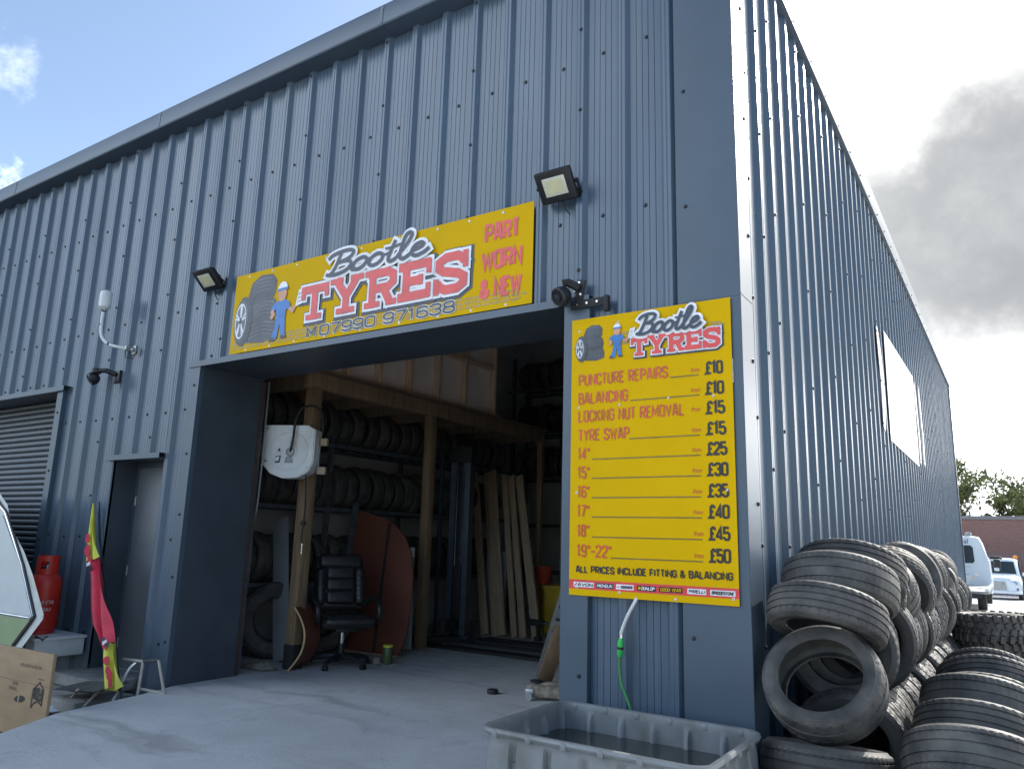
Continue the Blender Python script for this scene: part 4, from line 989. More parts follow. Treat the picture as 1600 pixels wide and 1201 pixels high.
def bent_text(s, size, r, z, a_c, m, name, parent):
    o = font_text(s, size, m, name, parent, (0, 0, 0), (0, 0, 0), 1, 0, 'CENTER')
    for v in o.data.vertices:
        a = R_(a_c)+v.co.x/r
        v.co = Vector((r*math.cos(a), r*math.sin(a), z+v.co.y))
    return o
bent_text('CALOR', .062, .1615, .30, -22, M['white'], 'lettering', gc)
bent_text('GAS', .050, .1615, .235, -12, M['white'], 'lettering', gc)
mb = MB()
for i in range(6):
    a0 = -84+i*4
    mb.face([(.1625*math.cos(R_(a)), .1625*math.sin(R_(a)), zz) for a, zz in ((a0, .36), (a0+3.5, .36), (a0+3.5, .36+.05*(1 if i in (1, 2, 3) else .5)), (a0, .36+.04))], M['snavy'])
mb.build('badge', None, gc, smooth=False)
# caravan, mostly outside the frame
cv = thing('caravan', 'old white and green caravan nose at the left edge beside the cardboard box', 'caravan', (-8.2, -.8, 0))
def cvp(pts): return [(x+8.2, z) for x, z in pts]
OUT = [(-12.4, .17), (-6.95, .15), (-6.80, .25), (-6.43, .585), (-6.43, .63), (-6.75, .98), (-7.0, 1.2), (-7.31, 1.40), (-7.50, 1.66), (-7.75, 1.80), (-12.4, 1.95)]
mb = MB(); mb.prism(cvp(OUT), .62, M['caravan'], Matrix(((1, 0, 0, 0), (0, 1, 0, 0), (0, 0, 1, 0), (0, 0, 0, 1))) @ Matrix(((1, -2.25, 0, .09), (0, 1, 0, 0), (0, 0, 1, 0), (0, 0, 0, 1))) @ TT((0, .66, 0), (R_(90), 0, 0))); mb.build('body', None, cv, ang=20)
mb = MB(); mb.prism(cvp([(-12.3, .23), (-7.02, .23), (-6.66, .56), (-12.3, .56)]), .006, M['carvgreen'], TT((0, .036, 0), (R_(90), 0, 0))); mb.build('lower_panel', None, cv, smooth=False)
mb = MB(); mb.prism(cvp([(-12.3, .60), (-6.64, .60), (-7.0, 1.06), (-7.55, 1.55), (-12.3, 1.7)]), .006, mat('caravan_panel', (.6, .64, .65), .4, 0, 3, .05), TT((0, .036, 0), (R_(90), 0, 0))); mb.build('upper_panel', None, cv, smooth=False)
mb = MB()
for off, m_ in ((0, M['chrome']), (.035, M['black'])):
    mb.tube([(q[0], .028, q[1]) for q in cvp([(-7.08+off, .17), (-6.66+off, .54), (-6.60+off, .60), (-6.97+off, 1.06), (-7.5+off, 1.58), (-7.8, 1.72+off), (-12.3, 1.8)])], .011, 8, m_)
mb.tube([(q[0], .026, q[1]) for q in cvp([(-12.3, .58), (-6.66, .58)])], .011, 8, M['chrome']); mb.build('trim_strip', None, cv)
mb = MB(); mb.b2(-8.95+8.2, -8.1+8.2, .022, .03, .85, 1.45, M['glass']); mb.build('window', M['glass'], cv, smooth=False)
mb = MB(); T_ = TT((-9.6+8.2, .10, .04), (R_(90), 0, 0)); mb.lathe([(.12, -.07), (.27, -.09), (.29, -.05), (.29, .05), (.27, .09), (.12, .07)], 28, M['wheel'], T_, True); mb.lathe([(0, .06), (.12, .07), (.12, -.07), (0, -.06)], 20, M['alloy'], T_); mb.build('wheel', None, cv)
mb = MB(); mb.b2(-7.85+8.2, -6.93+8.2, .24, .74, .15, .335, M['caravan'], .015); mb.b2(-7.87+8.2, -6.915+8.2, .225, .755, .315, .345, M['white'], .008); mb.build('gas_locker', None, cv)
mb = MB(); mb.tube(smoothpts([(-7.0+8.2, .2, .16), (-6.98+8.2, .17, .28), (-7.12+8.2, .19, .33), (-7.2+8.2, .2, .30)], 5), .008, 8, M['black']); mb.tube([(-7.05+8.2, .3, .36), (-6.95+8.2, .25, .365), (-6.905+8.2, .3, .33), (-6.95+8.2, .36, .355)], .008, 8, M['black']); mb.build('cable', None, cv)
# cardboard box
bx = thing('cardboard_box', 'brown cardboard box standing upside down at the left edge by the ramp', 'box', (-5.24, -1.22, -.24), (0, 0, R_(2)))
mb = MB()
mb.b2(-1.0, 0, 0, .03, 0, .672, M['card'], .006); mb.build('carton', None, bx)
mb = MB(); mb.b2(-1.0, -.004, -.0025, -.001, .418, .4225, mat('carton_crease', (.25, .165, .095), .8)); mb.build('crease', None, bx, smooth=False)
T = TT((0, -.004, 0), (R_(90), 0, 0))
mb = MB()
sh_ = [(.055, .255), (.055, .385), (.125, .442), (.195, .385), (.195, .235), (.16, .285), (.09, .31)]
fx = lambda a, b: (-a, b)
outl = [(-.075, .275), (-.075, .395), (-.14, .445), (-.225, .38), (-.23, .245), (-.185, .285), (-.125, .30)]
for i in range(len(outl)): stroke(mb, [outl[i], outl[(i+1) % len(outl)]], .011, .0002*i, M['ink'], T, .004)
Tf = T @ TT((-.083, .405, .001), (0, 0, R_(180)))
strokes_text(mb, 'FOX', .0, .135, .0, .10, .015, M['ink'], Tf, .002, .3)
mb.build('emblem', None, bx, smooth=False, fixn=False)
font_text('MX-TRUTH-DUST-FOX', .036, M['ink'], 'lettering', bx, (-.14, -.005, .565), (R_(90), R_(180), 0), .9)
font_text('RACING', .02, M['ink'], 'lettering', bx, (-.085, -.005, .475), (R_(90), R_(180), 0), 1.1)
font_text('THE FOX\nSINCE', .04, M['ink'], 'lettering', bx, (-.47, -.005, .37), (R_(90), R_(180), 0), .8)
mb = MB(); mb.prism([(-.42+.075*math.cos(R_(a))*(1.15 if math.cos(R_(a)) > 0 else 1), .285+.026*math.sin(R_(a))+.12*.08*math.cos(R_(a))) for a in range(0, 360, 20)], .003, M['ink'], TT((0, -.001, 0), (R_(90), 0, 0))); mb.b2(-.435, -.415, -.006, -.004, .255, .315, M['card']); mb.build('hand_hole', None, bx, smooth=False)
# flag hanging from a stick
fl = thing('feather_flag', 'crumpled red and lime feather flag leaning beside the grey door', 'flag', (-5.5, -.45, -.14))
def fpt(x, y, z): return (x+5.5, y+.45, z+.14)
spine = [(-7.0, -.10, 1.70), (-6.93, -.12, 1.5), (-6.82, -.15, 1.32), (-6.70, -.18, 1.12), (-6.52, -.22, .93), (-6.36, -.26, .76), (-6.20, -.30, .60), (-6.05, -.33, .48), (-5.90, -.37, .37), (-5.80, -.40, .28), (-5.66, -.43, .14), (-5.54, -.46, .03)]
wid_ = [.02, .06, .10, .14, .18, .19, .17, .14, .16, .18, .19, .17]
def fsec(i0, i1, m, name, fold=0, side=0, sc=1):
    sp = smoothpts(spine[i0:i1+1], 6); ww = []
    for a, b in zip(wid_[i0:i1], wid_[i0+1:i1+1]): ww += [a+(b-a)*q/6 for q in range(6)]
    ww.append(wid_[i1])
    rows = []
    for j, (p, w) in enumerate(zip(sp, ww)):
        r = []
        for k in range(25):
            u = k/24-.5; ph = j*.35
            r.append(fpt(p[0]+w*sc*u*1.25+side, p[1]-.035*math.cos(u*9+ph*.6+fold)*min(1, w/.1)-.03+fold*.012, p[2]+w*u*.40+.012*math.sin(u*14+ph)))
        rows.append(r)
    b = MB(); b.grid(rows, m); o = b.build(name, None, fl, ang=80, fixn=False); return o
fsec(0, 3, M['flagyel'], 'cloth'); fsec(3, 8, M['flagred'], 'cloth'); fsec(8, 11, M['flagyel'], 'cloth')
mb = MB()
rr2 = random.Random(3)
for i, (p, s_) in enumerate([((-6.84, -.15, 1.34), .07), ((-6.78, -.17, 1.22), .08), ((-6.70, -.18, 1.13), .055), ((-5.87, -.37, .36), .06), ((-5.76, -.40, .25), .075), ((-5.64, -.43, .15), .07), ((-5.70, -.42, .18), .05), ((-5.57, -.45, .08), .06)]):
    poly = [(s_*(.4+.45*rr2.random())*math.cos(R_(a)), s_*(.5+.5*rr2.random())*math.sin(R_(a))) for a in range(0, 360, 40)]
    q = fpt(*p); mb.prism(poly, .003, M['flagred'], TT((q[0], q[1]-.072, q[2]), (R_(90), R_(-25), 0)))
for i, (p, c) in enumerate([((-6.66, -.2, 1.08), 'swhite'), ((-6.62, -.2, 1.04), 'snavy'), ((-5.86, -.38, .40), 'swhite'), ((-5.82, -.38, .385), 'snavy'), ((-5.9, -.38, .425), 'snavy')]):
    q = fpt(*p); mb.prism([(-.035, -.016), (.03, -.02), (.04, .014), (-.03, .018)], .003, M[c], TT((q[0], q[1]-.078, q[2]), (R_(90), R_(-20), 0)))
mb.build('print', None, fl, smooth=False)
mb = MB(); mb.tube([fpt(*p) for p in [(-7.02, -.06, 1.72), (-6.8, -.12, 1.34), (-6.4, -.2, .82), (-5.95, -.32, .42), (-5.52, -.44, -.02), (-5.46, -.46, -.12)]], .011, 8, M['black']); mb.build('pole', None, fl)
# collapsed folding chair
fcx = thing('folding_chair', 'broken white framed folding chair with sagging grey seat by the door step', 'chair', (-5.75, -.4, -.24))
def q_(x, y, z): return (x+5.75, y+.4, z+.24)
mb = MB()
rows = [[q_(-6.27+.72*u-.08*v, -.34-.30*v, .0+.07*u-.05*v-.05*math.sin(u*3.1)*math.sin(v*3.1)) for u in [k/8 for k in range(9)]] for v in [k/6 for k in range(7)]]
mb.grid(rows, M['mesh']); mb.build('seat', None, fcx, fixn=False)
for a, b in (((-6.22, -.60, -.235), (-6.08, -.52, -.03)), ((-5.86, -.62, -.2), (-5.74, -.52, .0)), ((-5.44, -.33, -.05), (-5.49, -.28, .25)), ((-5.15, -.22, -.1), (-5.30, -.25, .28))):
    mb = MB(); mb.tube([q_(*a), q_(*b)], .0135, 8, M['strap']); mb.build('leg', None, fcx)
mb = MB(); mb.tube([q_(-5.78, -.30, .245), q_(-5.49, -.28, .25)], .0135, 8, M['strap']); mb.tube([q_(-5.46, -.3, .02), q_(-5.18, -.22, .0)], .0135, 8, M['strap']); mb.tube([q_(-5.3, -.25, .28), q_(-5.49, -.28, .25)], .012, 8, M['mesh']); mb.build('frame_bar', None, fcx)
mb = MB(); mb.grid([[q_(x+d, y, z) for d in (0, .035)] for x, y, z in smoothpts([(-5.50, -.36, .25), (-5.55, -.38, .2), (-5.58, -.40, .12), (-5.60, -.42, .02), (-5.64, -.45, -.08)], 4)], M['white']); mb.build('strap', None, fcx, fixn=False)
rg = thing('rag', 'crumpled blue and white rag on the gravel by the door step', 'rag', (-6.35, -.66, -.22))
mb = MB(); rr3 = random.Random(8)
mb.grid([[(u*.5-.25, v*.2-.1, .02+.05*rr3.random()*math.sin(u*3.14)*math.sin(v*3.14)+.0) for u in [k/12 for k in range(13)]] for v in [k/7 for k in range(8)]], mat('rag_cloth', (.35, .38, .42), .9, 0, 14, .6)); mb.build('cloth', None, rg, fixn=False)
# ------------------------------------------------------------------ inside the workshop
ps = []
def post(label, y, w, base):
    t = thing('timber_post', label, 'post', (-5.40, y, 0), (0, 0, R_(1)), 'timber posts under the mezzanine')
    mb = MB(); mb.box((0, 0, 1.56), (w, w, 3.12), None, M['wood'], .008); mb.build('shaft', None, t)
    if base:
        mb = MB(); mb.box((0, 0, .13), (w+.012, w+.012, .26), None, M['matblack'], .004); mb.build('base_sleeve', None, t)
    return t
post('rough timber post carrying the white hose reel by the office chair', 1.42, .14, True)
post('rough timber post further in beside the steel lift column', 3.58, .125, False)
post('rough timber post at the far end of the mezzanine', 6.55, .09, False)
mz = thing('mezzanine', 'timber mezzanine floor with beam and unfinished stud wall over the tyre racks', 'mezzanine', (-5.4, 1.3, 3.12))
mb = MB(); mb.box((0, 2.65, .09), (.10, 5.3, .19), None, M['wood'], .004); mb.build('edge_beam', None, mz)
for k in range(9):
    mb = MB(); mb.box((-.86, .1+k*.64, .09), (1.6, .05, .18), None, M['darkwood']); mb.build('joist', None, mz)
mb = MB(); mb.b2(-1.69, .12, .0, 5.35, .186, .206, M['darkwood']); mb.build('deck', None, mz, smooth=False)
mb = MB(); mb.b2(-.06, .04, .02, 3.92, .207, .26, M['stud']); mb.b2(-.06, .04, .02, 3.92, 1.62, 1.67, M['stud']); mb.build('wall_plate', None, mz)
for y in (.05, .62, 1.18, 1.78, 2.38, 3.02, 3.78):
    mb = MB(); mb.b2(-.058, .038, y-.03, y+.03, .262, 1.618, M['stud'], .003); mb.build('stud', None, mz)
mb = MB()
ys_ = (.05, .62, 1.18, 1.78, 2.38, 3.02, 3.78)
for a, b in zip(ys_[:-1], ys_[1:]): mb.b2(-.055, .034, a+.031, b-.031, .94, .995, M['stud'])
mb.build('noggin', None, mz)
mb = MB(); mb.b2(-.085, -.062, .02, 3.92, .21, 1.67, M['plaster']); mb.build('wall_board', None, mz, smooth=False)
for dy in (3.84, 3.90):
    pass
# hose reel
hr = thing('hose_reel', 'white retractable hose reel on the timber post inside the doorway', 'hose reel', (-5.42, 1.24, 2.36), (0, 0, R_(26)))
mb = MB()
shp = [(-.31, .24), (-.29, .27), (.20, .27), (.29, .22), (.29, -.14), (.24, -.24), (.12, -.31), (-.06, -.32), (-.2, -.27), (-.31, -.16)]
mb.prism(shp, .19, M['white'], TT((0, .0, 0), (R_(90), 0, 0))); mb.prism([(x*.96, z*.96) for x, z in shp], .012, M['white'], TT((0, -.19, 0), (R_(90), 0, 0)))
for x, z in ((-.27, .23), (.24, .19), (-.26, -.13), (.22, -.2)): mb.lathe([(.014, 0), (.012, .006), (0, .007)], 10, M['steel'], TT((x, -.202, z), (R_(90), 0, 0)))
mb.lathe([(.225, 0), (.22, .008), (.205, .008), (.20, .0)], 40, M['white'], TT((0.0, -.2015, -.02), (R_(90), 0, 0)))
mb.lathe([(.10, 0), (.097, .006), (.09, 0)], 30, M['white'], TT((0.0, -.2015, -.02), (R_(90), 0, 0)))
mb.build('case', None, hr, ang=30)
mb = MB(); mb.lathe([(.05, 0), (.045, .025), (.02, .03), (0, .03)], 20, M['bracket'], TT((.02, -.2015, -.03), (R_(90), 0, 0))); mb.build('hub_cap', None, hr)
mb = MB(); mb.prism([(-.035, -.02), (.035, -.02), (.05, -.09), (-.05, -.09)], .004, M['greypanel'], TT((.01, -.203, -.06), (R_(90), 0, 0))); mb.prism([(-.15, -.08), (-.085, -.07), (-.095, -.15), (-.15, -.155)], .003, M['snavy'], TT((0, -.203, 0), (R_(90), 0, 0))); mb.prism([(-.145, -.09), (-.10, -.083), (-.11, -.13), (-.145, -.135)], .003, M['swhite'], TT((0, -.2065, 0), (R_(90), 0, 0))); mb.prism([(-.13, -.02), (-.11, .02), (-.09, -.03)], .003, M['snavy'], TT((0, -.203, 0), (R_(90), 0, 0))); mb.build('sticker', None, hr, smooth=False)
mb = MB(); mb.tube(smoothpts([(.03, -.23, -.03), (.06, -.25, .12), (.07, -.24, .32), (.12, -.2, .46), (.22, -.12, .50), (.29, -.05, .42), (.30, .0, .2)], 6), .014, 8, M['matblack']); mb.build('feed_hose', None, hr)
mb = MB(); mb.tube(smoothpts([(.18, -.1, -.28), (.20, -.10, -.6), (.19, -.1, -.95), (.2, -.1, -1.02)], 5), .009, 8, M['matblack']); mb.cyl((.2, -.1, -1.02), (.2, -.1, -1.13), .012, .009, 10, M['chrome']); mb.lathe([(0, -.03), (.03, -.02), (.03, .02), (0, .03)], 12, M['matblack'], TT((.195, -.1, -.8))); mb.build('air_hose', None, hr)
mb = MB(); mb.box((.34, -.05, .10), (.09, .05, .08), None, M['pine']); mb.box((.34, -.05, -.22), (.09, .05, .08), None, M['pine']); mb.box((.30, -.06, -.06), (.02, .03, .4), None, M['bracket']); mb.build('bracket', None, hr)
# cable conduit by the door jamb
cn = thing('wall_cable', 'pale vertical cable running down beside the left doorway jamb', 'cable')
mb = MB(); mb.tube(smoothpts([(-5.52, .86, 3.1), (-5.52, .86, 2.4), (-5.525, .86, 1.9), (-5.54, .86, 1.66), (-5.60, .88, 1.56), (-5.62, .90, 1.3), (-5.62, .9, .9)], 5), .012, 8, M['bracket']); cn2 = mb.build('cable_run', None, cn)
gd = tag((lambda b: (b.b2(-5.62, -5.56, .80, .86, 0, 3.1, M['rack']), b.b2(-5.66, -5.63, .80, .86, 0, 3.1, M['matblack']), b.build('guide_rail', None, None, smooth=False))[-1])(MB()), 'dark steel shutter guide rail just inside the left doorway jamb', 'rail')
# racks
def rack(name_label, along, x0, x1, y0, y1, levels, ups, top):
    t = thing('tyre_rack', name_label, 'rack', ((x0+x1)/2, (y0+y1)/2, 0))
    ox, oy = (x0+x1)/2, (y0+y1)/2
    for z in levels:
        mb = MB()
        if along == 'y':
            for x in (x0, x1): mb.b2(x-.02-ox, x+.02-ox, y0-oy, y1-oy, z-.05, z, M['rack'])
        else:
            for y in (y0, y1): mb.b2(x0-ox, x1-ox, y-.02-oy, y+.02-oy, z-.05, z, M['rack'])
        mb.build('beam', None, t, smooth=False)
    for u in ups:
        for s_ in (0, 1):
            mb = MB()
            if along == 'y': x = (x0, x1)[s_]; mb.b2(x-.03-ox+(.051 if s_ == 0 else -.051), x+.03-ox+(.051 if s_ == 0 else -.051), u-.03-oy, u+.03-oy, 0, top, M['rack'])
            else: y = (y0, y1)[s_]; mb.b2(u-.03-ox, u+.03-ox, y-.03-oy+(.051 if s_ == 0 else -.051), y+.03-oy+(.051 if s_ == 0 else -.051), 0, top, M['rack'])
            mb.build('upright', None, t, smooth=False)
    return t
rack('dark steel rack full of tyres along the left inside wall under the mezzanine', 'y', -6.90, -6.28, 1.0, 7.4, (.86, 1.80, 2.65), (1.05, 2.62, 4.62, 7.3), 2.95)
rack('dark steel rack of tyres across the back of the workshop', 'x', -6.9, -.5, 7.75, 8.35, (.9, 1.75, 2.62, 3.47, 4.34), (-6.8, -5.0, -3.0, -.6), 5.0)
rt_ = random.Random(11)
def rackrow(axis, fixed, z, a0, a1, lb, grp, step=.222):
    a = a0
    while a < a1:
        me = TYL[rt_.choice((0, 0, 1))]; r = .30 if me is TYL[1] else .32
        dz = z+r-.035+rt_.uniform(-.01, .01)
        if axis == 'y': tyre(me, (fixed+rt_.uniform(-.02, .03), a, dz), (R_(90+rt_.uniform(-3, 3)), rt_.uniform(0, 6), R_(rt_.uniform(-3, 3))), lb, grp)
        else: tyre(me, (a, fixed+rt_.uniform(-.02, .03), dz), (R_(90), rt_.uniform(0, 6), R_(90+rt_.uniform(-3, 3))), lb, grp)
        a += step+rt_.choice((0, 0, .01, .03))
rackrow('y', -6.58, .86, 1.2, 6.8, 'stored tyre on the lower shelf of the left rack under the mezzanine', 'tyres on the left rack')
rackrow('y', -6.58, 1.80, 1.2, 6.8, 'stored tyre on the middle shelf of the left rack under the mezzanine', 'tyres on the left rack')
rackrow('y', -6.58, 2.65, 1.2, 6.8, 'stored tyre on the top shelf of the left rack under the mezzanine', 'tyres on the left rack', .23)
rackrow('x', 8.05, 2.62, -6.6, -3.2, 'stored tyre on the middle shelf of the back rack', 'tyres on the back rack', .23)
rackrow('x', 8.05, 3.47, -6.6, -3.2, 'stored tyre on the upper shelf of the back rack', 'tyres on the back rack', .23)
rackrow('x', 8.05, 4.34, -6.6, -3.2, 'stored tyre on the topmost shelf of the back rack', 'tyres on the back rack', .23)
BT = tyre_mesh(.44, .28, .25, 2, 40, (-.24, -.08, .08, .24), None)
for i, (y, lb) in enumerate(((1.75, 'large dark tyre standing on the floor behind the timber post'), (2.45, 'large dark tyre standing behind the leather chair'), (3.35, 'large dark tyre standing behind the red brown board'))):
    tyre(BT, (-6.12, y, .44), (R_(90), 0, R_((48, 40, 45)[i])), lb, 'large tyres on the floor by the left rack')
# office chair
ch = thing('office_chair', 'black leather swivel office chair on castors in the doorway', 'chair', (-5.14, 1.88, 0), (0, 0, R_(60)))
ch.scale = (1.12, 1.12, 1.04)
XB = TT((0, .20, .60), (R_(-12), 0, 0))
mb = MB()
def cushion(mb, c, d, b, X, m=M['leather']): mb.box(c, d, None, m, b, X, 4)
cushion(mb, (0, .03, .26), (.52, .13, .60), .06, XB); cushion(mb, (0, -.035, .50), (.46, .10, .16), .048, XB)
for z in (.10, .24, .37): cushion(mb, (0, -.045, z), (.30, .08, .15), .038, XB)
for s_ in (-1, 1): cushion(mb, (s_*.205, -.04, .22), (.10, .10, .42), .045, XB)
for k in range(7): 
    for s_ in (-1, 1): mb.box((s_*.205, -.088, .06+k*.055), (.08, .014, .006), None, M['leather'], .002, XB)
mb.build('backrest', None, ch, ang=60)
mb = MB(); cushion(mb, (0, -.05, .47), (.52, .50, .11), .05, None); cushion(mb, (0, -.06, .525), (.42, .40, .05), .024, None); cushion(mb, (0, -.275, .49), (.50, .11, .10), .048, None); mb.build('seat', None, ch, ang=60)
for s_ in (-1, 1):
    mb = MB(); mb.tube(smoothpts([(s_*.25, .18, .62), (s_*.30, .10, .70), (s_*.31, -.12, .69), (s_*.31, -.22, .62), (s_*.30, -.20, .50), (s_*.24, -.08, .44)], 5), .026, 8, M['black']); mb.build('armrest', None, ch)
mb = MB(); mb.box((0, -.02, .395), (.22, .3, .05), None, M['black'], .01); mb.cyl((0, 0, .38), (0, 0, .22), .024, seg=14, m=M['chrome']); mb.cyl((0, 0, .24), (0, 0, .08), .032, seg=14, m=M['black']); mb.tube([(.08, 0, .38), (.24, .02, .37), (.28, .03, .375)], .008, 6, M['black']); mb.build('gas_lift', None, ch)
mb = MB()
for k in range(5):
    a = R_(k*72-60); mb.tube([(0, 0, .11), (.16*math.cos(a), .16*math.sin(a), .105), (.31*math.cos(a), .31*math.sin(a), .07)], [.035, .027, .018], 8, M['black'])
mb.build('star_base', None, ch)
for k in range(5):
    a = R_(k*72-60); x, y = .31*math.cos(a), .31*math.sin(a)
    mb = MB(); mb.cyl((x, y, .075), (x, y, .04), .01, seg=8, m=M['black'])
    for s_ in (-1, 1): mb.cyl((x-s_*.006*math.sin(a), y+s_*.006*math.cos(a), .028), (x-s_*.024*math.sin(a), y+s_*.024*math.cos(a), .028), .028, seg=16, m=M['black'])
    mb.build('castor', None, ch)
# red-brown boards and curved piece
rbm = MB(); rbm.prism([(-.47, 0), (.50, 0), (.585, .25), (.60, .60), (.585, .95), (.52, 1.22), (.40, 1.42), (.22, 1.57), (0, 1.67), (-.45, 1.77)], .022, M['redboard'], TT((0, 0, 0), (R_(90), 0, 0)))
rb = thing('desk_top', 'large red brown desk top with a curved corner standing behind the leather chair', 'board', (-5.60, 2.80, .02), (R_(-6), 0, R_(3)))
rbm.build('board', None, rb, ang=30)
mb = MB(); mb.b2(.10, .135, -.040, -.026, .0, 1.60, M['matblack']); mb.build('metal_strip', None, rb, smooth=False)
mb = MB(); mb.b2(-.56, -.49, -.03, .03, .0, 1.86, M['rack']); mb.build('edge_post', None, rb, smooth=False)
mb = MB(); mb.b2(-.3, .55, -.10, .02, -.018, -.002, M['pine']); mb.build('floor_batten', None, rb, smooth=False)
cvx = thing('curved_board', 'small curved plywood panel leaning against the first timber post', 'board', (-5.30, 1.30, 0), (0, 0, R_(20)))
mb = MB(); sec = smoothpts([(.0, .66), (.08, .55), (.135, .43), (.145, .32), (.12, .20), (.06, .10), (-.02, .0)], 5)
rows = [[(x-.012, y, z) for y in (0, .34)] for x, z in sec]; rows2 = [[(x+.008, y, z) for y in (0, .34)] for x, z in sec]
mb.grid([[p for p in (a[0], a[1], b[1], b[0])] for a, b in zip(rows, rows2)], M['redboard'], True)
mb.build('panel', None, cvx, ang=60)
mb = MB(); mb.grid([[(x-.013, -.002, z), (x+.009, -.002, z)] for x, z in sec], M['edge']); mb.build('edging', None, cvx, fixn=False)
# leaning boards near the second post
def leaning(name, label, cat, p0, p1, w, th, m, yaw_=0, group=None, build=True):
    """board whose foot is at p0 and head at p1, width along x"""
    a, b = Vector(p0), Vector(p1); d = b-a; L = d.length; z = d.normalized(); x = Vector((math.cos(R_(yaw_)), math.sin(R_(yaw_)), 0)); x = (x-z*x.dot(z)).normalized(); y = z.cross(x)
    X = Matrix(((x.x, y.x, z.x, a.x), (x.y, y.y, z.y, a.y), (x.z, y.z, z.z, a.z), (0, 0, 0, 1)))
    mb = MB(); mb.box((0, 0, L/2), (w, th, L), None, m, min(.006, th*.2)); o = mb.build(name, None); o.matrix_world = X
    return tag(o, label, cat, group)
o = leaning('grey_panel', 'narrow grey steel panel with white top leaning right of the red brown board', 'panel', (-5.34, 3.22, .03), (-5.50, 3.36, 1.30), .17, .04, M['greypanel'])
mb = MB(); mb.b2(-.087, .087, -.023, .023, 1.16, 1.285, M['white']); mb.build('end_cap', None, o, smooth=False)
leaning('white_strip', 'thin white strip leaning between the red brown board and grey panel', 'panel', (-5.48, 3.25, .5), (-5.60, 3.36, 1.36), .10, .02, M['white'])
leaning('grey_panel', 'tall pale grey panel leaning in the dark left of the first timber post', 'panel', (-5.82, 1.62, .02), (-6.25, 1.80, 1.62), .26, .02, M['greypanel'])
leaning('lilac_board', 'grey lilac board standing behind the pale planks', 'board', (-5.62, 5.62, .01), (-5.80, 5.9, 1.24), .40, .02, M['lilac'])
GP = 'pale planks leaning at the back'
for i, (x0, x1, z1, w, lb) in enumerate(((-5.62, -6.42, 2.56, .13, 'leftmost pale plank leaning at the back of the workshop'), (-5.38, -6.12, 2.58, .24, 'widest pale plank of those leaning at the back'), (-5.12, -5.84, 2.52, .10, 'narrow pale plank leaning in the middle of the row'), (-4.98, -5.72, 2.50, .11, 'pale plank second from the right of those leaning at the back'), (-4.76, -5.58, 2.50, .14, 'rightmost pale plank leaning at the back of the workshop'))):
    leaning('plank', lb, 'plank', (x0, 5.38+.03*i, .01), (x1, 6.05+.03*i, z1), w, .045, M['pine'], 0, GP)
# lift columns
def lift(label, x, y, h):
    t = thing('lift_column', label, 'lift column', (x, y, 0), (0, 0, R_(20)), 'steel vehicle lift columns')
    mb = MB(); mb.prism([(-.15, -.12), (-.07, -.12), (-.07, -.09), (-.12, -.09), (-.12, .09), (.12, .09), (.12, -.09), (.07, -.09), (.07, -.12), (.15, -.12), (.15, .12), (-.15, .12)], h, M['lift']); mb.build('column', None, t, smooth=False)
    mb = MB(); mb.b2(-.17, .17, -.15, .14, h-.12, h+.12, M['matblack'], .01); mb.build('top_cover', None, t)
    mb = MB(); mb.b2(-.32, .3, -.3, .3, .0, .03, M['lift'], .003); mb.b2(-.2, .2, -.16, .2, .03, .07, M['lift']); mb.build('base_plate', None, t)
    mb = MB(); mb.b2(-.06, .06, -.13, .08, .35, 1.05, M['matblack'], .005); mb.b2(-.05, .05, -.7, -.13, .18, .30, M['matblack'], .005); mb.cyl((0, -.68, .24), (0, -.68, .34), .06, seg=14, m=M['matblack']); mb.build('carriage', None, t)
    mb = MB(); mb.tube([(-.05, -.11, .5), (-.05, -.11, h-.1)], .012, 6, M['chrome']); mb.tube([(.05, -.11, .5), (.05, -.11, h-.1)], .008, 6, M['chrome']); mb.build('lift_cable', None, t)
    return t
lift('dark blue steel lift column left of the pale planks', -5.62, 4.66, 2.68)
lift('dark steel lift column at the back above the yellow bin', -5.05, 7.0, 3.05)
pl3 = leaning('steel_pole', 'thin blue steel bar standing just left of the lift column', 'pole', (-5.82, 4.4, .01), (-5.86, 4.45, 2.65), .05, .04, M['lift'])
leaning('steel_pole', 'dark upright steel bar next to the doorway edge at the back', 'pole', (-4.62, 7.0, .01), (-4.66, 7.1, 3.05), .07, .05, M['lift'])
# yellow bin, bucket, bottles and small things
yb = thing('yellow_bin', 'big yellow plastic bin at the back with a red bucket on its lid', 'bin', (-5.02, 6.55, 0), (0, 0, R_(38)))
mb = MB(); mb.grid([[(a*s_, b*s_, z) for a, b in rrect(.27, .27, .05, 4)] for z, s_ in ((0.01, .90), (.70, 1.0))], M['yelbin'], True); mb.face([(a*.9, b*.9, .01) for a, b in rrect(.27, .27, .05, 4)], M['yelbin']); mb.build('tub', None, yb, ang=50)
mb = MB(); rr_l = rrect(.29, .29, .05, 4); mb.grid([[(a, b, z) for a, b in rr_l] for z in (.70, .745)], M['yelbin'], True); mb.face([(a, b, .746) for a, b in rr_l], M['yelbin']); mb.build('lid', None, yb, ang=50)
mb = MB()
for k in range(10): mb.b2(-.3+.0, -.296, -.05, .05, .1+k*.055, .125+k*.055, M['yelbin'])
mb.build('grip_ribs', None, yb, smooth=False)
rb_ = thing('red_bucket', 'red bucket standing on the yellow bin', 'bucket', (-5.26, 6.50, .748))
mb = MB(); mb.lathe([(0, .004), (.10, .004), (.145, .27), (.155, .272), (.155, .285), (.14, .285), (.096, .015), (0, .014)], 28, M['redbucket']); mb.build('pail', None, rb_)
mb = MB(); mb.tube([(.15*math.cos(R_(a)), .02+.1*math.sin(R_(a))*0-.13*math.sin(R_(a)), .27-.06*math.sin(R_(a))) for a in range(0, 181, 15)], .004, 6, M['chrome']); mb.build('handle', None, rb_)
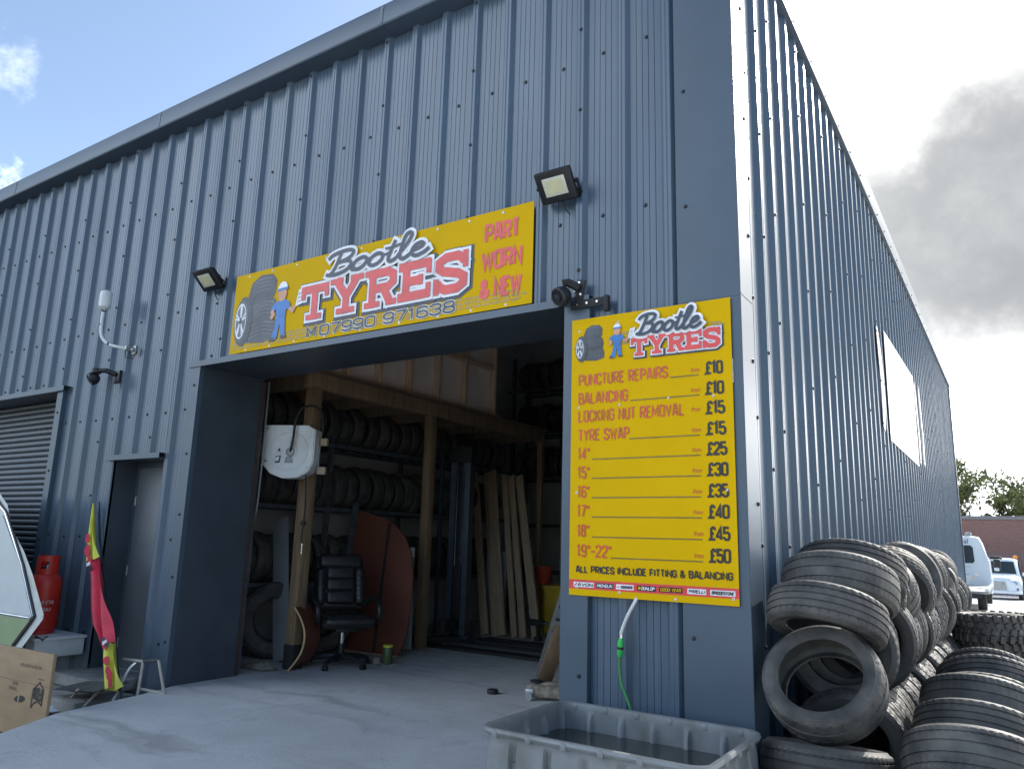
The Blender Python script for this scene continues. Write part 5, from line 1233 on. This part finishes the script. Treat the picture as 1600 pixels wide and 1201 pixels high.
gl_ = thing('metal_tray', 'shiny clutter tray on the yellow bin beside the red bucket', 'tray', (-4.98, 6.5, .748)); mb = MB(); mb.lathe([(0, .0), (.13, .0), (.16, .05), (.15, .05), (.12, .01), (0, .01)], 20, M['steel']); mb.build('dish', None, gl_)
for i, (x, y, z, lb) in enumerate(((-4.42, 6.0, 0, 'blue plastic bottle on the floor right of the yellow bin'), (-4.36, 6.08, .26, 'blue plastic bottle stacked on top of the other blue bottle'))):
    t = thing('blue_bottle', lb, 'bottle', (x, y, z)); mb = MB(); mb.lathe([(0, 0), (.09, 0), (.10, .02), (.10, .17), (.085, .21), (.03, .235), (.03, .258), (0, .258)], 20, M['bluebottle']); mb.build('bottle', None, t)
    mb = MB(); mb.lathe([(.102, .05), (.102, .14)], 20, M['white']); mb.build('label', None, t)
wr = thing('impact_wrench', 'dark impact wrench standing on the floor at the foot of the pale planks', 'tool', (-4.62, 5.3, .02)); mb = MB(); mb.box((0, 0, .03), (.09, .12, .06), None, M['matblack'], .01); mb.box((0, .0, .14), (.05, .06, .18), (R_(8), 0, 0), M['matblack'], .012); mb.cyl((-.14, 0, .25), (.10, 0, .25), .05, .042, 14, M['matblack']); mb.cyl((.10, 0, .25), (.16, 0, .25), .02, seg=10, m=M['steel']); mb.build('body', None, wr)
# floor mats / pallets of planks
GM = 'worn boards on the workshop floor'
for i, (x0, x1, y0, y1, lb) in enumerate(((-5.5, -2.9, 3.75, 3.95, 'nearest dark board laid across the workshop floor'), (-5.4, -3.0, 4.15, 4.5, 'second dark board laid across the workshop floor'), (-5.3, -3.1, 4.75, 5.05, 'furthest dark board laid across the workshop floor'))):
    mb = MB(); mb.b2(x0, x1, y0, y1, .001, .035, M['matblack'] if i % 2 == 0 else M['mesh'], .004); o = mb.build('floor_board', None); tag(o, lb, 'floor board', GM)
ra = tag((lambda b: (b.box((-5.65, 4.05, .05), (.9, .12, .08), (0, 0, R_(55)), M['matblack'], .01), b.build('lift_arm', None))[-1])(MB()), 'low dark lift arm lying on the floor in front of the lift column', 'lift arm')
# right of the doorway, inside
def holed(label, p0, p1, w, th, m, holes, cat, name):
    o = leaning(name, label, cat, p0, p1, w, th, m, 10)
    L = (Vector(p1)-Vector(p0)).length
    for k in range(holes):
        mb = MB(); mb.cyl((0, -th/2-.001, .14+k*(L-.2)/holes), (0, -th/2-.004, .14+k*(L-.2)/holes), .026, seg=14, m=M['matblack']); mb.build('bolt_hole', None, o)
    return o
holed('pale drilled beam leaning against the inside of the doorway pillar', (-2.86, 2.42, .03), (-1.16, .22, 1.55), .10, .05, M['steel'], 12, 'beam', 'drilled_beam')
leaning('timber_beam', 'rough timber beam leaning inside the doorway pillar behind the pale drilled beam', 'beam', (-2.70, 2.22, .02), (-1.0, .22, 1.77), .14, .05, M['wood'], 10)
jk = thing('trolley_jack', 'dusty low trolley jack on the floor inside the doorway pillar', 'jack', (-2.35, 1.92, 0), (0, 0, R_(18)))
mb = MB(); mb.b2(-.27, .40, -.11, -.085, .03, .13, M['rope'], .004); mb.b2(-.27, .40, .085, .11, .03, .13, M['rope'], .004); mb.b2(-.28, -.2, -.12, .12, .04, .10, M['steel'], .006); mb.b2(.1, .4, -.08, .08, .05, .12, M['matblack'], .004); mb.build('frame', None, jk)
mb = MB(); mb.box((-.05, 0, .13), (.38, .09, .05), (0, R_(-6), 0), M['rope'], .01); mb.lathe([(0, 0), (.06, 0), (.06, .02), (0, .025)], 16, M['matblack'], TT((-.2, 0, .14))); mb.build('lift_arm', None, jk)
for x in (-.24, .34):
    for s_ in (-1, 1): mb = MB(); mb.cyl((x, s_*.115, .035), (x, s_*.15, .035), .035, seg=16, m=M['steel']); mb.build('wheel', None, jk)
pk = tag((lambda b: (b.lathe([(0, 0), (.05, 0), (.055, .01), (.055, .03), (.05, .04), (0, .04)], 20, M['rubber'] or M['matblack'], TT((-2.97, 1.76, .001))), b.build('rubber_puck', None))[-1])(MB()), 'small dark rubber puck lying alone on the concrete floor', 'puck')
# small things at the chair
can = thing('drink_can', 'dark green can with a yellow rim on the floor right of the chair', 'can', (-4.86, 2.35, .0)); mb = MB(); mb.lathe([(0, 0), (.05, 0), (.055, .01), (.055, .20), (.05, .21), (0, .21)], 20, M['greenpl']); mb.build('can_body', None, can)
mb = MB(); mb.lathe([(.056, .19), (.058, .2), (.056, .215), (.045, .215)], 20, M['flagyel']); mb.build('rim', None, can)
tn = thing('paint_tin', 'small open pale tin on the floor right of the chair base', 'tin', (-4.98, 2.3, .0)); mb = MB(); mb.lathe([(0, 0), (.05, 0), (.05, .07), (.054, .075), (.048, .075), (.045, .01), (0, .01)], 18, M['rope']); mb.build('tin_body', None, tn)
pp = tag((lambda b: (b.grid([[(-4.95+.25*u, 2.2+.16*v, .006+.012*math.sin(u*5+v*3)) for u in [k/8 for k in range(9)]] for v in [k/6 for k in range(7)]], M['white']), b.build('paper_sheet', None, fixn=False))[-1])(MB()), 'crumpled white paper on the floor right of the chair', 'paper')
cl = thing('crumpled_cloth', 'crumpled striped cloth on the floor beside the left doorway jamb', 'cloth', (-5.66, 1.18, .0)); mb = MB(); rq = random.Random(4)
mb.grid([[(u*.42-.2, v*.2-.1, .01+(.05+.05*rq.random())*math.sin(u*3.14)*math.sin(v*3.14)) for u in [k/14 for k in range(15)]] for v in [k/8 for k in range(9)]], M['rope']); mb.build('cloth', None, cl, fixn=False)
# ------------------------------------------------------------------ behind the workshop
bw = thing('brick_wall', 'long red brick wall with grey coping across the far end of the yard', 'wall', (0, 48, -.84))
mb = MB(); mb.b2(-40, 60, 0, .35, -.3, 4.22, M['brick']); mb.build('brickwork', None, bw, smooth=False)
mb = MB(); mb.b2(-40, 60, -.06, .41, 4.222, 4.42, M['coping']); mb.build('coping', None, bw, smooth=False)
fe = thing('palisade_fence', 'grey steel palisade fence in front of the red brick wall', 'fence', (0, 46.4, -.78))
mb = MB()
for i in range(-30, 130): 
    x = i*.155; mb.prism([(x-.035, 0), (x+.035, 0), (x+.035, 2.3), (x, 2.42), (x-.035, 2.3)], .01, M['fence'], TT((0, 0, 0), (R_(90), 0, 0)))
o = mb.build('pale', None, fe, smooth=False); o['kind'] = 'stuff'
mb = MB(); mb.b2(-5, 20.2, .02, .06, .4, .45, M['fence']); mb.b2(-5, 20.2, .02, .06, 1.85, 1.9, M['fence']); mb.build('rail', None, fe, smooth=False)
for i in range(9):
    mb = MB(); mb.b2(-4+i*2.75, -3.93+i*2.75, .07, .14, -.2, 2.3, M['fence']); mb.build('post', None, fe, smooth=False)
# trees
def tree(label, x, y, z, h, rad, seed, m, n=2600, leaf=.17, base=.25):
    rt = random.Random(seed)
    t = thing('tree', label, 'tree', (x, y, z), group='trees beyond the brick wall')
    mb = MB(); clumps = []
    top = h*.86
    pts = [(0, 0, 0)]
    for k in range(1, 6): pts.append((rt.uniform(-.12, .12)*k*.5, rt.uniform(-.12, .12)*k*.5, top*k/5))
    mb.tube(pts, [h*.022*(1-.17*k) for k in range(6)], 8, M['bark'])
    for k in range(22):
        f = rt.uniform(base, 1.0); zz = top*f; a = rt.uniform(0, 6.28); ln = rad*(1.05-abs(f-.55)*1.1)*rt.uniform(.55, 1.1)
        i = min(4, int(f*5)); p0 = Vector(pts[i]).lerp(Vector(pts[i+1]), f*5-i)
        p1 = p0+Vector((math.cos(a)*ln*.6, math.sin(a)*ln*.6, ln*.28)); p2 = p0+Vector((math.cos(a)*ln, math.sin(a)*ln, ln*.6+rt.uniform(-.1, .3)))
        mb.tube([p0, p1, p2], [h*.007, h*.005, h*.002], 5, M['bark'])
        clumps.append((p2, rad*rt.uniform(.20, .38))); clumps.append((p0.lerp(p1, rt.uniform(.6, 1)), rad*rt.uniform(.18, .3)))
    mb.build('trunk', None, t)
    mb = MB()
    for k in range(n):
        c, r = rt.choice(clumps)
        d = Vector((rt.gauss(0, 1), rt.gauss(0, 1), rt.gauss(0, .8))); d.normalize(); p = c+d*r*rt.random()**.45
        a = Vector((rt.gauss(0, 1), rt.gauss(0, 1), rt.gauss(0, 1))).normalized(); b = a.orthogonal().normalized(); s_ = leaf*rt.uniform(.6, 1.3)
        mb.face([p-a*s_, p-b*s_*.5, p+a*s_, p+b*s_*.5], m)
    mb.build('crown', None, t, smooth=False, fixn=False)
for a in [('tall open leafy tree right behind the corner of the grey workshop', -2.3, 56, -1, 9.3, 2.6, 1, M['leaf1'], 3400, .15), ('small bushy tree second from the workshop above the brick wall', .35, 58, -1, 6.8, 1.9, 2, M['leaf2'], 2600, .15), ('rounded tree in the middle of the row above the brick wall', 2.2, 60, -1, 7.8, 2.6, 3, M['leaf1'], 3000, .16), ('broad tree at the right edge above the brick wall', 5.0, 58, -1, 8.6, 3.2, 4, M['leaf2'], 3200, .16), ('tree out at the far right behind the brick wall', 9, 60, -1, 8, 3.0, 5, M['leaf1'], 2200, .17)]: tree(*a)
# vehicles
def wheel(parent, x, y, z, r=.33, w=.2):
    T_ = TT((x, y, z), (0, R_(90), 0)); 
    mb = MB(); mb.lathe([(r*.62, -w/2), (r*.95, -w/2), (r, -w*.35), (r, w*.35), (r*.95, w/2), (r*.62, w/2)], 24, M['wheel'], T_, True); o = mb.build('wheel', None, parent)
    mb = MB(); mb.lathe([(0, w*.38), (r*.2, w*.42), (r*.63, w*.36), (r*.63, -w*.36), (r*.2, -w*.42), (0, -w*.38)], 20, M['alloy'], T_); mb.build('rim', None, o)
# recovery truck seen from behind
vz = slope(27)
vn = thing('recovery_truck', 'white flatbed recovery truck seen from behind past the end of the workshop', 'truck', (-.62, 27.6, vz))
def loft(mb, secs, m):
    mb.grid(secs, m, True); mb.face(secs[0], m); mb.face(secs[-1][::-1], m)
mb = MB()
def csec(y, hb, ht, z0, z1, r=.14):
    return [(-hb, y, z0), (hb, y, z0), (hb+.02, y, z0+.5), (hb-.01, y, z0+(z1-z0)*.55), (ht+.02, y, z1-r*1.6), (ht-r*.5, y, z1-r*.25), (ht-r*1.6, y, z1), (-ht+r*1.6, y, z1), (-ht+r*.5, y, z1-r*.25), (-ht-.02, y, z1-r*1.6), (-hb+.01, y, z0+(z1-z0)*.55), (-hb-.02, y, z0+.5)]
loft(mb, [csec(0, 1.0, .80, .45, 2.36), csec(.15, 1.02, .82, .42, 2.40), csec(1.2, 1.02, .80, .42, 2.38), csec(1.9, 1.0, .72, .42, 1.55), csec(2.6, .96, .80, .42, 1.2)], M['vanwhite']); mb.build('cab', None, vn, ang=40)
mb = MB(); mb.prism([(-.62, 1.45), (.5, 1.45), (.56, 1.52), (.54, 2.0), (.46, 2.07), (-.6, 2.07)], .01, M['glass'], TT((0, -.005, 0), (R_(90), 0, 0))); mb.build('rear_window', None, vn, smooth=False)
mb = MB(); mb.prism([(.15, 1.35), (1.2, 1.35), (.95, 2.1), (.2, 2.15)], .01, M['glass'], Matrix(((0, 0, 1, .955), (1, 0, 0, .2), (0, 1, 0, 0), (0, 0, 0, 1))) @ TT((0, 0, 0), (0, 0, 0))); mb.build('side_window', None, vn, smooth=False)
font_text('Commercial', .23, M['snavy'], 'lettering', vn, (.42, -.012, 2.14), (R_(90), 0, 0), 1, 0, 'RIGHT')
for k, z in enumerate((1.32, 1.05, .85, .66)):
    mb = MB(); mb.b2(-.6, .42-.06*(k % 2), -.012, -.008, z, z+.012, M['bracket']); mb.build('panel_seam', None, vn, smooth=False)
for x in (-.25, .42):
    mb = MB(); mb.lathe([(0, .16), (.09, .15), (.11, .1), (.11, .0), (0, 0)], 16, M['bracket'], TT((x, .3, 2.38))); mb.build('roof_beacon', None, vn)
mb = MB(); mb.box((1.2, 1.25, 1.42), (.22, .12, .38), None, M['black'], .04); mb.box((1.18, 1.19, 1.25), (.16, .06, .12), None, M['vanwhite'], .03); mb.tube([(1.0, 1.3, 1.35), (1.15, 1.27, 1.4)], .025, 6, M['black']); mb.build('wing_mirror', None, vn)
mb = MB(); mb.b2(-1.1, 1.08, -5.2, -.1, .62, .70, M['bracket'], .01); mb.b2(-1.1, -1.02, -5.2, -.1, .70, .82, M['vanwhite']); mb.b2(1.0, 1.08, -5.2, -.1, .70, .78, M['vanwhite']); mb.b2(-.9, .9, -5.28, -5.2, .5, .62, M['matblack']); mb.build('flatbed', None, vn, smooth=False)
mb = MB()
mb.prism([(0, 0), (.9, .0), (1.1, .38), (.95, .42), (.8, .08), (0, .06)], .08, M['vanwhite'], TT((-.5, -4.2, .70), (R_(90), 0, R_(0))))
mb.prism([(0, 0), (.6, .1), (1.0, .42), (.9, .45), (.5, .18), (0, .08)], .08, M['cream'], TT((-.2, -3.6, .70), (R_(90), 0, 0))); mb.tube([(-.4, -4, .75), (.1, -4.1, .95), (.3, -3.9, .8)], .03, 6, M['black'])
mb.build('ramp_gear', None, vn, smooth=False)
mb = MB(); mb.b2(-.45, -.35, -5.0, 1.5, .4, .62, M['matblack']); mb.b2(.35, .45, -5.0, 1.5, .4, .62, M['matblack']); mb.build('chassis', None, vn, smooth=False)
for x in (-.85, .82):
    for y in (-3.2, 1.6): wheel(vn, x, y, .36, .36, .24)
# taxi facing the camera
tz = slope(37)
tx = thing('taxi', 'white London style taxi facing the camera in front of the far brick wall', 'taxi', (.40, 37, tz))
def tsec(y, hb, ht, zb, zm, zt):
    return [(-hb*.94, y, zb), (hb*.94, y, zb), (hb, y, zb+.14), (hb, y, zm-.12), (hb-.06, y, zm), (ht+.02, y, zt-.10), (ht-.08, y, zt-.015), (ht*.4, y, zt), (-ht*.4, y, zt), (-ht+.08, y, zt-.015), (-ht-.02, y, zt-.10), (-hb+.06, y, zm), (-hb, y, zm-.12), (-hb, y, zb+.14)]
mb = MB()
loft(mb, [tsec(-.02, .62, .42, .28, .72, .82), tsec(.10, .80, .50, .26, .86, .96), tsec(.5, .87, .58, .25, .93, 1.04), tsec(1.15, .88, .70, .25, .98, 1.10), tsec(1.2, .88, .78, .25, .98, 1.12), tsec(1.75, .88, .72, .25, 1.0, 1.76), tsec(2.1, .88, .74, .25, 1.0, 1.83), tsec(3.4, .88, .74, .25, 1.0, 1.83), tsec(4.2, .87, .68, .27, .98, 1.55), tsec(4.5, .82, .6, .3, .9, 1.0)], M['vanwhite']); mb.build('body', None, tx, ang=35)
def fplate(name, pts, m, parent, th=.012):
    mb = MB(); v = [Vector(p) for p in pts]; n = (v[1]-v[0]).cross(v[2]-v[0]).normalized()
    mb.bm.verts.ensure_lookup_table(); a = [p-n*th*.5 for p in v]; b = [p+n*th for p in v]
    mb.face(a[::-1], m); mb.face(b, m); k = len(v)
    for i in range(k): mb.face([a[i], a[(i+1) % k], b[(i+1) % k], b[i]], m)
    return mb.build(name, None, parent, smooth=False)
fplate('windscreen', [(-.68, 1.21, 1.13), (.68, 1.21, 1.13), (.60, 1.65, 1.66), (-.60, 1.65, 1.66)], M['glass'], tx, .02)
fplate('grille', [(-.27, -.045, .44), (.27, -.045, .44), (.24, -.035, .80), (-.24, -.035, .80)], M['bracket'], tx)
mb = MB()
for k in range(9): mb.b2(-.22+k*.055, -.212+k*.055, -.075, -.06, .46, .78, M['chrome'])
mb.build('grille_bar', None, tx, smooth=False)
for s_ in (-1, 1):
    mb = MB(); mb.lathe([(0, .05), (.06, .045), (.105, .02), (.12, 0), (.12, -.12), (0, -.12)], 20, M['glass'] if 0 else M['steel'], TT((s_*.60, .05, .70), (R_(90), 0, 0))); mb.build('headlight', None, tx)
    mb = MB(); mb.box((s_*.66, .02, .48), (.12, .05, .07), None, M['matblack'], .01); mb.build('fog_light', None, tx)
    mb = MB(); mb.box((s_*1.0, 1.35, 1.12), (.18, .10, .16), None, M['vanwhite'], .03); mb.build('wing_mirror', None, tx)
    for y in (.75, 3.75): wheel(tx, s_*.78, y, .32, .32, .19)
    fplate('side_window', [(s_*.84, 1.5, 1.08), (s_*.84, 3.6, 1.08), (s_*.79, 3.4, 1.62), (s_*.78, 1.85, 1.62)][::s_], M['glass'], tx, .02)
mb = MB(); mb.b2(-.86, .86, -.09, .06, .27, .40, M['vanwhite'], .03); mb.build('bumper', None, tx)
mb = MB(); mb.b2(-.26, .26, -.105, -.092, .285, .385, M['swhite']); pl_ = mb.build('number_plate', None, tx, smooth=False)
mb = MB(); mb.lathe([(0, .1), (.2, .09), (.26, .05), (.27, 0), (0, 0)], 20, M['matblack'], TT((-.1, 1.85, 1.79), (0, 0, 0), (1, .5, 1))); mb.build('roof_sign', None, tx)
mb = MB(); mb.lathe([(0, .16), (.08, .14), (.1, .08), (.1, 0), (0, 0)], 14, M['orange'], TT((.68, 2.2, 1.80))); mb.build('amber_beacon', None, tx)
# blue car at the frame edge
bc = thing('blue_car', 'dark blue car half cut off by the right edge beyond the white taxi', 'car', (2.32, 38.5, slope(38.5)))
mb = MB()
loft(mb, [tsec(0, .70, .5, .3, .66, .72), tsec(.15, .84, .6, .25, .78, .85), tsec(1.1, .88, .66, .22, .90, .98), tsec(1.9, .88, .60, .22, .93, 1.44), tsec(3.2, .88, .60, .22, .93, 1.47), tsec(3.9, .85, .6, .25, .9, 1.05), tsec(4.1, .8, .55, .3, .8, .9)], M['carblue']); mb.build('body', None, bc, ang=35)
fplate('windscreen', [(-.66, 1.15, 1.0), (.66, 1.15, 1.0), (.56, 1.8, 1.38), (-.56, 1.8, 1.38)], M['glass'], bc, .02)
for s_ in (-1, 1):
    mb = MB(); mb.box((s_*.62, .06, .64), (.28, .1, .13), None, M['steel'], .03); mb.build('headlight', None, bc)
    fplate('side_window', [(s_*.86, 1.5, .98), (s_*.86, 3.5, .98), (s_*.66, 3.2, 1.36), (s_*.66, 1.95, 1.36)][::s_], M['glass'], bc, .02)
    mb = MB(); mb.box((s_*.98, 1.4, 1.0), (.18, .1, .13), None, M['carblue'], .03); mb.build('wing_mirror', None, bc)
    for y in (.75, 3.3): wheel(bc, s_*.78, y, .31, .31, .19)
mb = MB(); mb.b2(-.4, .4, -.01, .05, .35, .5, M['matblack']); mb.build('grille', None, bc, smooth=False)
